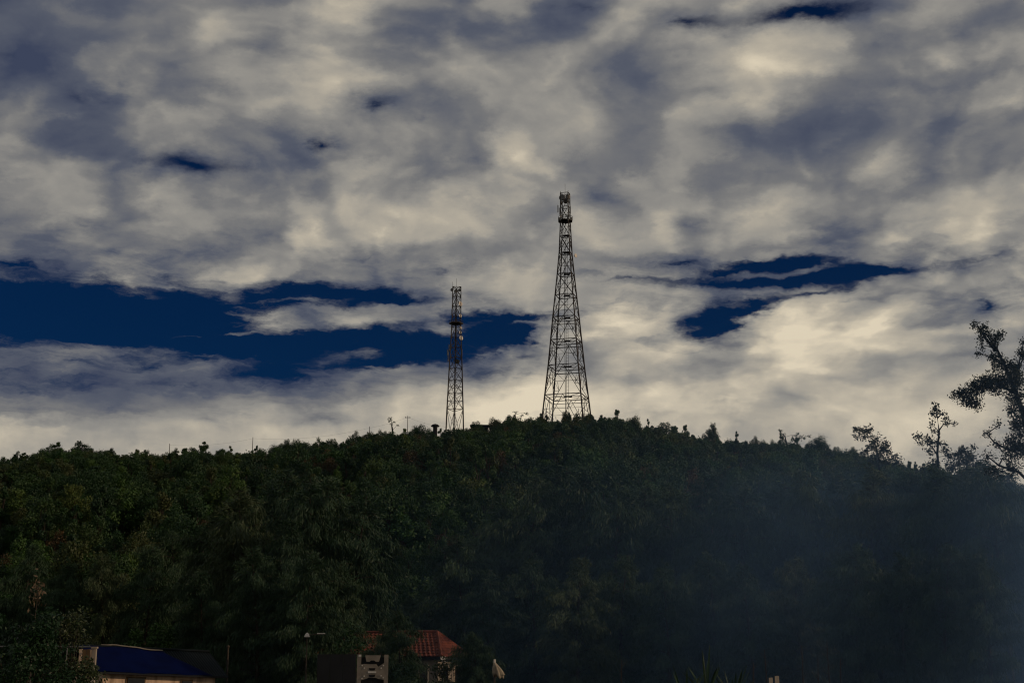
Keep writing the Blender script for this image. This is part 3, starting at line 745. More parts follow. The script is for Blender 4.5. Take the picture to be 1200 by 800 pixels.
for (x, y, z, px, py) in single:
    where = slope_zone(px, py, y)
    s = min(RND.uniform(1.3, 2.2), float(cap_h(x, y)) / 5.6); q = RND.random()
    if q < .06 and px < 700: place_tree(HILL_R, RND.randrange(2), 'dry_tree', 'small rusty brown tree ' + where, 'tree', (x, y, z - .25), min(s, 1.25) * .8, RND.uniform(0, 6.28), 'rusty trees on the slope')
    elif q < .48: place_tree(HILL_G, RND.randrange(3), 'leafy_tree', 'fresh green rounded tree ' + where, 'tree', (x, y, z - .25), s, RND.uniform(0, 6.28), 'green trees on the slope')
    else: place_tree(HILL, RND.randrange(7), 'slope_tree', 'dark green bushy tree ' + where, 'tree', (x, y, z - .25), (s * 1.1, s * 1.1, s), RND.uniform(0, 6.28), 'dark trees on the slope')

def scatter(name, points, protos, smin, smax, seed, label):
    """one object of many tree or bush copies (what nobody could count): points carry turn, size and kind"""
    rs = np.random.RandomState(seed)
    pc = bpy.data.collections.new(name + '_sources')
    for k, (tr, cr) in enumerate(protos):
        a = len(tr.vertices); me = bpy.data.meshes.new(name + '_source')
        V = np.empty(3 * a, np.float32); tr.vertices.foreach_get('co', V)
        W = np.empty(3 * len(cr.vertices), np.float32); cr.vertices.foreach_get('co', W)
        Fa = [tuple(p.vertices) for p in tr.polygons] + [tuple(a + i for i in p.vertices) for p in cr.polygons]
        me.from_pydata(np.concatenate([V, W]).reshape(-1, 3).tolist(), [], Fa)
        me.materials.append(M['bark']); me.materials.append(cr.materials[0])
        me.polygons.foreach_set('material_index', np.array([0] * len(tr.polygons) + [1] * len(cr.polygons), np.int32))
        pc.objects.link(bpy.data.objects.new('%s_source_%02d' % (name, k), me))
    n = len(points)
    me = bpy.data.meshes.new(name); me.vertices.add(n); me.vertices.foreach_set('co', np.asarray(points, np.float32).ravel())
    at_ = me.attributes.new('turn', 'FLOAT_VECTOR', 'POINT'); rot = np.zeros((n, 3), np.float32); rot[:, 2] = rs.uniform(0, 6.28, n); rot[:, :2] = rs.normal(size=(n, 2)) * .07; at_.data.foreach_set('vector', rot.ravel())
    at_ = me.attributes.new('size', 'FLOAT_VECTOR', 'POINT'); s = np.where(rs.uniform(0, 1, (n, 1)) < .6, rs.uniform(smin, (smin + smax) / 2, (n, 1)), rs.uniform((smin + smax) / 2, smax, (n, 1))) * np.ones((1, 3)); s[:, 2] *= rs.uniform(.9, 1.5, n); pa = np.asarray(points); cp = np.maximum(cap_h(pa[:, 0], pa[:, 1]), 2.0) / 5.0 * rs.uniform(.72, 1.06, n); f_ = np.minimum(1, cp / s[:, 2]); s[:, 2] *= f_; s[:, :2] *= np.sqrt(f_)[:, None]; at_.data.foreach_set('vector', s.astype(np.float32).ravel())
    at_ = me.attributes.new('pick', 'INT', 'POINT'); at_.data.foreach_set('value', rs.randint(0, len(protos), n).astype(np.int32))
    ng = bpy.data.node_groups.new(name, 'GeometryNodeTree')
    ng.interface.new_socket('Geometry', in_out='INPUT', socket_type='NodeSocketGeometry'); ng.interface.new_socket('Geometry', in_out='OUTPUT', socket_type='NodeSocketGeometry')
    N = ng.nodes; L = ng.links
    gi = N.new('NodeGroupInput'); go = N.new('NodeGroupOutput'); ip = N.new('GeometryNodeInstanceOnPoints'); ci = N.new('GeometryNodeCollectionInfo')
    ci.inputs['Collection'].default_value = pc; ci.inputs['Separate Children'].default_value = True; ci.inputs['Reset Children'].default_value = True
    ip.inputs['Pick Instance'].default_value = True
    for sock, nm, ty in (('Rotation', 'turn', 'FLOAT_VECTOR'), ('Scale', 'size', 'FLOAT_VECTOR'), ('Instance Index', 'pick', 'INT')):
        na = N.new('GeometryNodeInputNamedAttribute'); na.data_type = ty; na.inputs[0].default_value = nm
        L.new(na.outputs[0], ip.inputs[sock])
    L.new(gi.outputs[0], ip.inputs['Points']); L.new(ci.outputs[0], ip.inputs['Instance']); L.new(ip.outputs[0], go.inputs[0])
    o = link(name, me); o['kind'] = 'stuff'; o['label'] = label; o['category'] = 'forest'
    md = o.modifiers.new('scatter', 'NODES'); md.node_group = ng
    return o
scatter('forest', [(x, y, z - .3) for x, y, z in mass], HILL + HILL_G[:2] + HILL + HILL_R[:1], 0.7, 1.9, 3, 'dense dark green wood covering the whole hillside')

# ------------------------------------------------------------------ feathery trees in front of the hill
def feather(px, top, Y, label, group, k=None):
    p = at(px, 780, Y); zt = at(px, top, Y)[2]; g = gz(p[0], Y)
    s = (zt - g) / 16.0; k = RND.randrange(5) if k is None else k
    w = s * RND.uniform(.85, 1.1)
    place_tree(CAS, k, 'casuarina_tree', label, 'tree', (p[0], Y, g - .1), (w, w, s), RND.uniform(0, 6.28), group)
LEFT = [(20, 640, 122), (70, 655, 116), (120, 648, 124), (165, 640, 119), (205, 625, 125), (245, 600, 112), (285, 572, 106), (322, 556, 112), (352, 560, 101), (384, 560, 108), (412, 578, 102), (300, 640, 92), (360, 650, 90), (400, 660, 92), (235, 670, 96), (335, 610, 97)]
RIGHT = [(545, 625, 118), (582, 590, 124), (618, 560, 121), (655, 548, 128), (690, 552, 122), (724, 566, 116), (762, 570, 124), (800, 566, 117), (842, 556, 123), (880, 574, 114), (918, 566, 119), (955, 556, 112), (992, 554, 116), (1030, 548, 106), (1068, 552, 108),
         (1106, 550, 100), (1142, 550, 103), (1180, 546, 97), (1050, 556, 118), (1088, 556, 112), (1124, 554, 108), (1162, 552, 106), (1200, 555, 104), (570, 668, 100), (625, 650, 102), (676, 655, 96), (730, 648, 101), (782, 660, 95), (835, 650, 99), (880, 662, 92), (1010, 640, 92), (1060, 650, 90), (1110, 640, 88), (1160, 645, 86), (940, 655, 96)]
def left_label(px, top, Y):
    who = 'shorter dark casuarina in front row' if Y < 98 else 'tall dark casuarina with drooping sprays'
    return who + (' behind the large glossy bush' if px < 110 else ' behind the blue tarpaulin roof' if px < 240 else ' behind the vent pipe' if px < 310 else ' behind the lamp post' if px < 375 else ' behind the black board screen')
for a in LEFT: feather(*a, left_label(*a), 'grove behind the blue roof')
def right_label(px, top, Y):
    who = 'shorter smoky casuarina in front row' if Y < 103 and top > 630 else 'tall smoky casuarina with drooping sprays'
    return who + (' behind the folded canvas' if px < 640 else ' below the tall tower' if px < 730 else ' behind the spiky plants' if px < 870 else ' behind the two bleached boards' if px < 960 else ' near the fringed leaning tree' if px < 1065 else ' under the open tufted tree')
for a in RIGHT: feather(*a, right_label(*a), 'grove right of the red roof')
BACK = [(450, 690, 130), (478, 700, 132), (505, 690, 128), (530, 680, 130), (465, 720, 118), (498, 725, 120), (1195, 610, 99), (1005, 600, 122), (900, 620, 124), (770, 625, 126), (700, 615, 130), (640, 610, 131)]
for a in BACK: feather(*a, 'dark casuarina filling the gap behind the red tiled roof' if a[0] < 540 else 'dark smoky casuarina in the back row behind the front grove', 'back row of the grove')
# low growth between the trunks
rs_ = np.random.RandomState(8)
ug = [(x, y, -.1) for x, y in zip(rs_.uniform(-62, 62, 900), rs_.uniform(98, 160, 900)) if abs(x) < y * .42]
scatter('undergrowth', ug, HILL + HILL_G[:1], .45, .95, 9, 'dark low bushes filling the ground between the grove trunks')['category'] = 'bushes'

# ------------------------------------------------------------------ the open tree at the right edge and its thin neighbours
Yn = 68.0
tuft_tree('broadleaf_tree', 'tall open tree with round leaf tufts reaching over the grove against the sky', [(1232, 860), (1228, 760), (1222, 660), (1214, 580), (1205, 520), (1196, 480), (1188, 455), (1178, 428), (1168, 410), (1158, 394)],
          [(1126, 460, 8, 9, 1.3), (1136, 466, 11, 12, 1.7), (1147, 452, 13, 11, 2), (1160, 447, 13, 11, 2), (1172, 452, 12, 12, 1.8), (1186, 447, 13, 13, 2), (1142, 475, 9, 7, 1), (1118, 463, 4, 3, 1),
           (1176, 426, 13, 9, 1.6), (1190, 432, 10, 10, 1.6), (1166, 415, 10, 7, 1.1), (1163, 398, 10, 9, 1.0), (1154, 390, 8, 7, 1.2), (1143, 381, 4, 4, 1.6), (1152, 383, 6, 4, 1.4), (1171, 394, 6, 8, 1.0), (1150, 405, 6, 8, .8), (1147, 414, 3, 3, .8),
           (1196, 416, 8, 9, 1.4), (1199, 403, 4, 5, 1.2), (1190, 465, 11, 9, 1.7), (1188, 482, 9, 12, 1.4), (1195, 500, 10, 14, 1.8), (1186, 518, 11, 10, 1.3), (1196, 528, 12, 14, 1.5), (1178, 534, 12, 9, .8), (1168, 522, 7, 6, .7),
           (1157, 508, 5, 5, .6), (1172, 497, 6, 5, .6), (1160, 533, 8, 7, .7), (1186, 548, 14, 9, .9), (1168, 552, 12, 8, .8),
           (1222, 440, 18, 20, 1.8), (1235, 480, 22, 22, 1.8), (1215, 405, 14, 16, 1.4), (1250, 430, 18, 20, 1.6), (1240, 390, 16, 14, 1.4), (1218, 510, 18, 22, 1.6), (1262, 500, 20, 20, 1.6), (1225, 550, 22, 18, 1.4), (1226, 370, 10, 10, 1.2)],
          Yn, .062, LEAF['dusk'], 1.2, .24, 21, None, (), 19, spread=1.7, boughs= [[(1190, 462), (1178, 453), (1165, 449), (1150, 453), (1137, 460), (1124, 461)], [(1168, 410), (1158, 397), (1150, 386), (1144, 380)], [(1196, 482), (1214, 462), (1232, 440), (1240, 405)],
           [(1190, 455), (1194, 435), (1196, 415)], [(1208, 540), (1194, 528), (1178, 526), (1164, 518), (1156, 508)], [(1212, 570), (1192, 553), (1172, 545), (1158, 534)], [(1205, 520), (1230, 500), (1260, 490)]])
tuft_tree('spindly_tree', 'thin upright tree with looping sparse tufts beside the open tufted tree', [(1102, 690), (1101, 620), (1100, 560), (1099, 530), (1100, 505), (1098, 488), (1096, 476)],
          [(1096, 475, 5, 4, 1.4), (1093, 482, 4, 6, 1.2), (1100, 484, 4, 5, 1.0), (1107, 489, 4, 7, .9), (1109, 496, 3, 5, .8), (1092, 497, 4, 4, 1.0), (1096, 506, 5, 4, 1.0), (1117, 496, 6, 2.5, 1.0), (1075, 511, 7, 2.6, 1.6), (1084, 514, 6, 4, 1.5), (1080, 519, 5, 3, 1.0),
           (1092, 518, 6, 4, 1.2), (1098, 520, 5, 6, 1.0), (1090, 527, 6, 5, 1.0), (1104, 526, 6, 6, 1.0), (1112, 535, 8, 7, 1.2), (1098, 545, 9, 8, 1.4), (1085, 548, 8, 7, 1.2)], 118, .115, LEAF['dusk'], 1.5, .19, 22, None, (), 11, spread=1.1, boughs=[[(1100, 535), (1092, 524), (1084, 516), (1074, 511)], [(1100, 505), (1106, 497), (1116, 495)], [(1098, 490), (1104, 484), (1108, 490)]])
tuft_tree('spindly_tree', 'leaning tree with a fringe of hanging tufts rising above the right ridge', [(1040, 690), (1036, 620), (1032, 565), (1029, 535), (1024, 516), (1014, 507)],
          [(1004, 504, 6, 4, 1.7), (1012, 505, 7, 4, 1.7), (1004, 510, 4, 5, 1.1), (1013, 512, 5, 6, 1.1), (1021, 503, 3, 4, 1.4), (1027, 513, 6, 5, 1.2), (1034, 521, 8, 6, 1.5), (1022, 524, 8, 7, 1.6), (1038, 528, 9, 7, 1.6), (1012, 530, 7, 6, 1.2), (1028, 540, 14, 9, 1.6), (1048, 540, 9, 8, 1.4)], 121, .115, LEAF['dusk'], 1.5, .18, 23, None, (), 11, spread=1.1)
tuft_tree('spindly_tree', 'low bushy treetop with feathered crown between spindly tree and open tree', [(1136, 690), (1135, 620), (1134, 570), (1132, 545), (1131, 532)],
          [(1131, 527, 9, 5, 1.5), (1122, 533, 8, 6, 1.4), (1138, 534, 8, 7, 1.5), (1131, 541, 12, 8, 1.6), (1117, 546, 9, 8, 1.4), (1146, 548, 9, 8, 1.4), (1140, 524, 4, 4, 1.0), (1131, 555, 16, 9, 1.5)], 116, .115, LEAF['dusk'], 1.5, .17, 24, None, (), 11, spread=1.1)

# ------------------------------------------------------------------ house with the blue tarpaulin
def blue_house():
    A = at(115, 783, 74); B = at(258, 784, 78)        # front eave line, left near and right farther
    ux = Vector((B.x - A.x, B.y - A.y, 0)); W = ux.length; ux.normalize(); uy = Vector((-ux.y, ux.x, 0))
    base = Vector((A.x, A.y, 0)); rz = math.atan2(ux.y, ux.x)
    t = thing('blue_roofed_house', 'low stained house with dark sheet roof behind the leafy bush', 'house', base, rz); t.rotation_euler = (0, .036, rz)
    ze = A.z - .10; zr = at(116, 757, 76.5).z; D = 5.0; ov = .16
    MB().box((W / 2, D / 2, ze / 2 - .05), (W - .5, D - .6, ze - .1)).obj('wall', M['wall'], t)
    n = Vector((0, -(zr - ze), D / 2)).normalized()
    # corrugated sheets, front and back slope
    mbs = []
    for side in (0, 1):
        ns = 12; sw = (W + .6) / ns
        for i in range(ns):
            mb = MB(); V = []; Fa = []; st = 8
            for j in range(st + 1):
                x = -.3 + i * sw + sw * j / st; dz = .022 * math.cos(j * math.pi)
                for e, (yy, zz) in enumerate(((-ov, ze - ov * (zr - ze) / (D / 2)), (D / 2, zr))):
                    y = yy if side == 0 else D - yy
                    V.append((x, y, zz + dz + .004 * (i % 2))); V.append((x, y, zz + dz - .03 + .004 * (i % 2)))
            for j in range(st):
                a, b = j * 4, j * 4 + 4
                Fa += [(a, b, b + 2, a + 2), (a + 1, a + 3, b + 3, b + 1), (a, a + 1, b + 1, b), (a + 2, b + 2, b + 3, a + 3)]
            mb.add(V, Fa); mb.obj('roof_sheet', M['roof_dark'], t)
    MB().tube([(-.3, D / 2, zr + .06), (W + .3, D / 2, zr + .06)], .06, 6).obj('ridge_cap', M['roof_dark'], t)
    for (x, w_, h) in ((W * .72, .55, .8), (W * .30, .9, .9)):
        o = MB().box((x, .27, ze - .75), (w_ + .14, .08, h + .14)).obj('window_frame', M['brown'], t)
        MB().box((x, .215, ze - .75), (w_, .05, h)).obj('pane', M['glass'], o)
    MB().box((-.02 + .6, .24, 1.0), (.9, .06, 2.0)).obj('door', M['brown'], t)
    MB().box((W / 2, -ov - .02, ze - .09), (W + .6, .05, .09)).obj('fascia', M['dark'], t)
    # tarpaulin over the left part of the front slope, its edge curving down to the right
    sl = (zr - ze) / (D / 2); rs = np.random.RandomState(2)
    N1, N2 = 22, 10; V = []
    for j in range(N2 + 1):
        v = j / N2
        xe = W * (.62 + .28 * (1 - v) ** 1.3 * 1.0)
        for i in range(N1 + 1):
            x = -.38 + (xe + .38) * i / N1; y = -ov - .06 + (D / 2 + ov + .1) * v
            if i > N1 * .45 and v > .6: y -= (i / N1 - .45) * (v - .6) * 1.6
            z = ze + y * sl + .085 + .018 * math.sin(x * 2.3 + v * 3) + .012 * math.sin(x * 5.1) + rs.uniform(-.004, .004)
            V.append((x, y, z))
    n_ = N1 + 1; Fa = [(j * n_ + i, j * n_ + i + 1, (j + 1) * n_ + i + 1, (j + 1) * n_ + i) for j in range(N2) for i in range(N1)]
    o = link('tarpaulin', new_mesh('tarpaulin', V, Fa, M['tarp'], True), None, base, (0, .036, rz))
    sm = o.modifiers.new('thick', 'SOLIDIFY'); sm.thickness = .015
    tag(o, 'deep blue tarpaulin stretched over the dark sheet roof', 'tarpaulin')
    e = [V[N2 * n_ + i] for i in range(int(N1 * .30), N1 + 1)]
    MB().tube([Vector(p) + Vector((0, 0, .035)) for p in e], .035, 5).obj('hem', M['white_wall'], o)
    return base, rz
blue_house()

def roadside_left():
    # post and board at the near corner of the house
    p = at(109.5, 780, 66); zt = at(109.5, 757.5, 66).z
    t = thing('gate_post', 'sunlit square concrete post standing at the corner of the blue tarpaulin', 'post', (p.x, p.y, 0))
    MB().box((0, 0, zt / 2 - .1), (.18, .18, zt + .1)).obj('shaft', M['concrete'], t)
    MB().box((0, 0, zt - .03), (.26, .26, .08)).obj('cap', M['concrete'], t)
    a = at(92.5, 760, 66.3); b = at(108, 783, 66.3)
    t = thing('notice_board', 'weathered brown board panel fixed beside the sunlit concrete post', 'board', ((a.x + b.x) / 2, 66.35, 0))
    n = 4; w = (b.x - a.x) / n
    for i in range(n): MB().box((-(b.x - a.x) / 2 + w * (i + .5), 0, (a.z + b.z) / 2), (w - .02, .05, a.z - b.z - .03 * (i % 2))).obj('plank', M['brown'] if i % 3 else M['wall'], t)
    MB().box((-(b.x - a.x) / 2 + .06, .06, (a.z - .1) / 2), (.09, .07, a.z - .1)).obj('post', M['wood'], t)
    MB().box(((b.x - a.x) / 2 - .12, .06, (a.z - .1) / 2), (.09, .07, a.z - .1)).obj('post', M['wood'], t)
    # pipe rail running left from the post through the bush
    a = at(-30, 757, 66); b = at(106, 757.5, 66)
    t = thing('pipe_rail', 'thin pale horizontal pipe rail running through the leafy bush', 'rail', (a.x, 66, 0))
    MB().tube([(0, 0, a.z), (b.x - a.x, 0, b.z)], .035, 6).obj('pipe', M['galv'], t)
    for f in (.02, .5, .8): MB().tube([((b.x - a.x) * f, 0, -.1), ((b.x - a.x) * f, 0, a.z)], .03, 6).obj('support', M['galv'], t)
    # vent pipe by the right end of the roof
    p = at(266, 790, 86); zt = at(266, 758, 86).z
    t = thing('vent_pipe', 'short pale pipe rising by the far end of the dark sheet roof', 'pipe', (p.x, 86, 0))
    MB().tube([(0, 0, -.1), (0, 0, zt - .7)], .07, 7).obj('lower_pipe', M['black'], t); MB().tube([(0, 0, zt - .7), (0, 0, zt)], .05, 7).obj('pipe', M['wood'], t)
    MB().tube([(0, 0, zt), (0, 0, zt + .06), (0, 0, zt + .14)], [.09, .09, .03], 7).obj('cowl', M['wood'], t)
    # lean-to with a second blue sheet
    a = at(268, 776, 96); b = at(352, 790, 96)
    t = thing('lean_to', 'dark low shed with a blue sheet, between the blue roof and lamp post', 'shed', ((a.x + b.x) / 2, 96, 0))
    w = b.x - a.x
    MB().box((0, 1.5, b.z / 2 - .1), (w - .3, 2.6, b.z - .1)).obj('wall', M['dark'], t)
    n = 6
    for i in range(n): MB().prism([(-w / 2 + w / n * i, -.2, b.z + .02 * (i % 2)), (-w / 2 + w / n * (i + 1) - .02, -.2, b.z + .02 * (i % 2)), (-w / 2 + w / n * (i + 1) - .02, 3.0, a.z + .02 * (i % 2)), (-w / 2 + w / n * i, 3.0, a.z + .02 * (i % 2))], (0, 0, .05)).obj('roof_sheet', M['roof_dark'], t)
    MB().box((-w * .28, .16, b.z - .35), (w * .35, .04, .6)).obj('blue_sheet', M['tarp'], t)
roadside_left()

def street_lamp():
    p = at(358.5, 790, 78); zt = at(358.5, 743, 78).z
    t = thing('street_lamp', 'slim lamp post with small pale head and side arm before the dark grove', 'street lamp', (p.x, 78, 0))
    MB().tube([(0, 0, -.2), (0, 0, zt)], [.05, .03], 7).obj('pole', M['wood'], t)
    MB().tube([(0, 0, zt - .05), (.5, 0, zt + .02), (.98, 0, zt + .03)], [.03, .028, .022], 6).obj('arm', M['wood'], t)
    MB().tube([(0, 0, zt - .16), (0, 0, zt - .12), (0, 0, zt + .02), (0, 0, zt + .10)], [.05, .16, .11, .02], 9).obj('lamp_head', M['dish'], t)
    MB().box((.75, 0, zt + .055), (.42, .10, .05)).obj('lamp_tray', M['dish'], t)
street_lamp()

# ------------------------------------------------------------------ house with the red tiled hip roof
def red_house():
    Y = 92.0
    Cn = at(517, 769, Y)                         # near front corner of the eave
    rz = math.radians(-18)
    base = Vector((Cn.x, Y, 0))
    t = thing('red_roofed_house', 'pale house with red tiled hip roof half hidden behind the trees', 'house', base, rz)
    ze = Cn.z; zr = at(510, 741, Y + 3).z; Wd = 9.0; Dp = 5.6
    # corners in local frame: front eave runs from (-Wd,0) to (0,0), the side eave from (0,0) to (0,Dp)
    MB().box((-Wd / 2, Dp / 2, ze / 2 - .05), (Wd - .7, Dp - .7, ze - .05)).obj('wall', M['white_wall'], t)
    r1, r2 = Vector((-Wd + 1.9, Dp / 2, zr)), Vector((-1.35, Dp / 2, zr))
    c = [Vector((-Wd, 0, ze)), Vector((0, 0, ze)), Vector((0, Dp, ze)), Vector((-Wd, Dp, ze))]
    rf = MB(); d = Vector((0, 0, -.05))
    for poly in ((c[0], c[1], r2, r1), (c[1], c[2], r2), (c[2], c[3], r1, r2), (c[3], c[0], r1)): rf.prism(poly, (0, 0, -.05))
    roof = rf.obj('roof', M['dark'], t)
    def courses(a, b, e, f, n):
        """tile courses on the slope a-b (eave) to f-e (ridge)"""
        nrm = (b - a).cross(f - a).normalized()
        if nrm.z < 0: nrm = -nrm
        for i in range(n):
            s0, s1 = i / n, (i + 1.12) / n
            s1 = min(s1, 1)
            p0, p1, q0, q1 = a.lerp(f, s0), b.lerp(e, s0), a.lerp(f, s1), b.lerp(e, s1)
            ln = (p1 - p0).length; m = max(1, int(ln / .30))
            mb = MB()
            for j in range(m):                # barrel tiles of one course, slightly uneven
                f0, f1 = j / m, (j + .96) / m; hgt = .05 + .012 * ((j * 7 + i * 3) % 5) / 5
                A0, A1, B0, B1 = p0.lerp(p1, f0), p0.lerp(p1, f1), q0.lerp(q1, f0), q0.lerp(q1, f1)
                mA, mB_ = (A0 + A1) / 2 + nrm * (hgt + .05), (B0 + B1) / 2 + nrm * hgt
                mb.add([A0 + nrm * .03, mA, A1 + nrm * .03, B0 + nrm * .005, mB_, B1 + nrm * .005], ((0, 1, 4, 3), (1, 2, 5, 4), (0, 2, 1)))
            mb.obj('tile_course', M['tile'], roof)['kind'] = 'stuff'
    courses(c[0], c[1], r2, r1, 9); courses(c[1], c[2], r2, r2 - Vector((0, .01, 0)), 9); courses(c[3], c[0], r1, r1 + Vector((0, .01, 0)), 9)
    for (p, q) in ((c[1], r2), (r1, r2), (c[2], r2), (c[0], r1), (c[3], r1)):
        MB().tube([p + Vector((0, 0, .06)), q + Vector((0, 0, .06))], .11, 6).obj('ridge_tile', M['tile'], roof)
    MB().box((-Wd / 2, -.02, ze - .1), (Wd + .02, .05, .16)).obj('fascia', M['dark'], t); MB().box((.02, Dp / 2, ze - .1), (.05, Dp - .1, .16)).obj('fascia', M['dark'], t)
    for x in (-1.6, -4.3, -6.8):
        o = MB().box((x, .33, ze - 1.1), (1.3, .08, 1.2)).obj('window_frame', M['board'], t)
        for s in (-.3, .3): MB().box((x + s, .28, ze - 1.1), (.52, .05, 1.02)).obj('pane', M['glass'], o)
    for y in (1.5, 3.8):
        o = MB().box((-.33, y, ze - 1.1), (.08, 1.1, 1.2)).obj('window_frame', M['board'], t)
        MB().box((-.28, y, ze - 1.1), (.05, .92, 1.02)).obj('pane', M['glass'], o)
    # white box on a stand, added in place of a sunlit piece of wall
    p = at(519.5, 771.5, 88.5)
    b = thing('lit_wall_box', 'small added white box standing for a sunlit wall piece under the red tiled roof', 'box', (p.x, p.y, 0))
    MB().box((0, 0, p.z), (.32, .3, .28)).obj('lit_wall_piece', M['dish'], b); MB().tube([(0, 0, -.1), (0, 0, p.z - .14)], .05, 6).obj('stand', M['galv'], b)
red_house()

# ------------------------------------------------------------------ grey panel with curved openings, dark screen beside it
def panel_stand():
    Y = 58.0; ppm = F / Y / CP * .98
    a = at(418.5, 766.5, Y); b = at(455, 766.5, Y); w = b.x - a.x; cx = (a.x + b.x) / 2; h = 2.3
    t = thing('cutout_panel', 'grey flat panel with dark curved cut-outs and pale bolts near red roof', 'panel', (cx, Y, 0))
    zt = a.z
    MB().box((0, .35, zt / 2 - .1), (w - .1, .5, zt)).obj('cabinet', M['black'], t)
    bd = .035
    # plate outline pieces, built round the openings: side bars, top web, waist, lower web
    L = lambda u, v: (-w / 2 + u * w, zt - v * w)        # u,v in panel widths from the top left corner
    def plate(poly, name='plate', mat='panel', off=0.0, th=bd):
        MB().prism([(L(u, v)[0], .07 - off, L(u, v)[1]) for u, v in poly], (0, -th, 0)).obj(name, M[mat], t)
    v2 = 2.6
    plate([(0, 0), (.13, 0), (.13, v2), (0, v2)], 'side_bar'); plate([(.87, 0), (1, 0), (1, v2), (.87, v2)], 'side_bar')
    for k in range(3):                        # the motif repeats down the panel
        o = k * .92
        plate([(.26, .02 + o), (.76, .02 + o), (.70, .22 + o), (.60, .22 + o), (.55, .18 + o), (.45, .18 + o), (.40, .22 + o), (.30, .22 + o)], 'web_plate')
        plate([(.132, .30 + o), (.24, .29 + o), (.40, .30 + o), (.62, .30 + o), (.68, .38 + o), (.868, .26 + o), (.868, .78 + o), (.70, .76 + o), (.60, .72 + o), (.38, .72 + o), (.28, .76 + o), (.132, .80 + o)], 'waist_plate')
        for (u0, u1, q0, q1) in ((.38, .60, .42, .49), (.38, .60, .62, .70)):
            plate([(u0, q0 + o), (u0 + .03, q1 + o), (u1 - .03, q1 + o), (u1, q0 + o)], 'slot', 'black', bd + .002, .012)
        plate([(.36, .52 + o), (.62, .52 + o), (.62, .575 + o), (.36, .575 + o)], 'pale_bar', 'bolt', bd + .002, .02)
        for (u, v) in ((.17, .34), (.24, .42), (.78, .42), (.85, .34), (.17, .74), (.24, .67), (.78, .66), (.85, .72)):
            x, z = L(u, v + o); MB().tube([(x, .07 - bd, z), (x, .07 - bd - .03, z)], .028, 7).obj('bolt', M['bolt'], t)
    x, z = L(.09, .03); MB().box((x, .02, z), (.1, .05, .08)).obj('corner_clip', M['bolt'], t)
    a = at(372, 766, 62); b = at(417, 790, 62)
    s = thing('dark_screen', 'plain black board screen standing left of the grey cut-out panel', 'screen', ((a.x + b.x) / 2, 62, 0))
    w2 = b.x - a.x
    for i in range(3): MB().box((-w2 / 2 + w2 / 3 * (i + .5), 0, a.z / 2 + .05), (w2 / 3 - .015, .06, a.z - .1)).obj('board', M['dark'], s)
    for q in (-.45, .45): MB().box((w2 * q, .09, a.z / 2 - .05), (.09, .09, a.z - .02)).obj('post', M['black'], s)
panel_stand()

def parasol():
    Y = 60.0; p = at(579.5, 790, Y); zt = at(579.5, 772, Y).z
    t = thing('closed_parasol', 'pale folded canvas hanging from a white-tipped pole before dark trees', 'parasol', (p.x, Y, 0))
    MB().tube([(0, 0, -.1), (0, 0, zt)], .035, 7).obj('pole', M['wood'], t)
    MB().tube([(0, 0, zt - .15), (0, 0, zt)], [.05, .045], 8).obj('tip', M['dish'], t)
    rs = np.random.RandomState(4); V = []; n = 26
    prof = [(0.0, .04), (.10, .085), (.24, .14), (.36, .18), (.47, .21), (.52, .18)]
    for i, (dz, r) in enumerate(prof):
        for k in range(n):
            a = 2 * math.pi * k / n; rr = r * (1 + .34 * math.cos(a * 6.5 + i * .25) * min(1, i / 2)) ; drop = .10 * math.cos(a * 3 + 1) * (i == len(prof) - 1)
            V.append((rr * math.cos(a) + dz * .38, rr * math.sin(a), zt - .13 - dz * 1.05 + drop))
    Fa = [(i * n + k, i * n + (k + 1) % n, (i + 1) * n + (k + 1) % n, (i + 1) * n + k) for i in range(len(prof) - 1) for k in range(n)]
    o = link('canvas', new_mesh('canvas', V, Fa, M['cloth'], True), t); m = o.modifiers.new('thick', 'SOLIDIFY'); m.thickness = .012
parasol()

def sign_boards():
    for (x0, x1, y0, lab) in ((900.8, 905.4, 792, 'shorter of two sunlit bleached boards at the foot of the grove'), (907.8, 912.8, 790, 'taller of two sunlit bleached boards at the foot of the grove')):
        a = at(x0, y0, 60); b = at(x1, y0, 60)
        t = thing('upright_board', lab, 'board', ((a.x + b.x) / 2, 60, 0), 0, 'bleached boards')
        w = b.x - a.x
        MB().box((-w / 4, 0, a.z / 2 - .05), (w / 2 - .006, .035, a.z)).obj('plank', M['board'], t)
        MB().box((w / 4, 0, a.z / 2 - .06), (w / 2 - .006, .035, a.z + .03)).obj('plank', M['board'], t)
        MB().box((0, .05, a.z * .8), (w * .9, .05, .08)).obj('batten', M['wood'], t)
sign_boards()

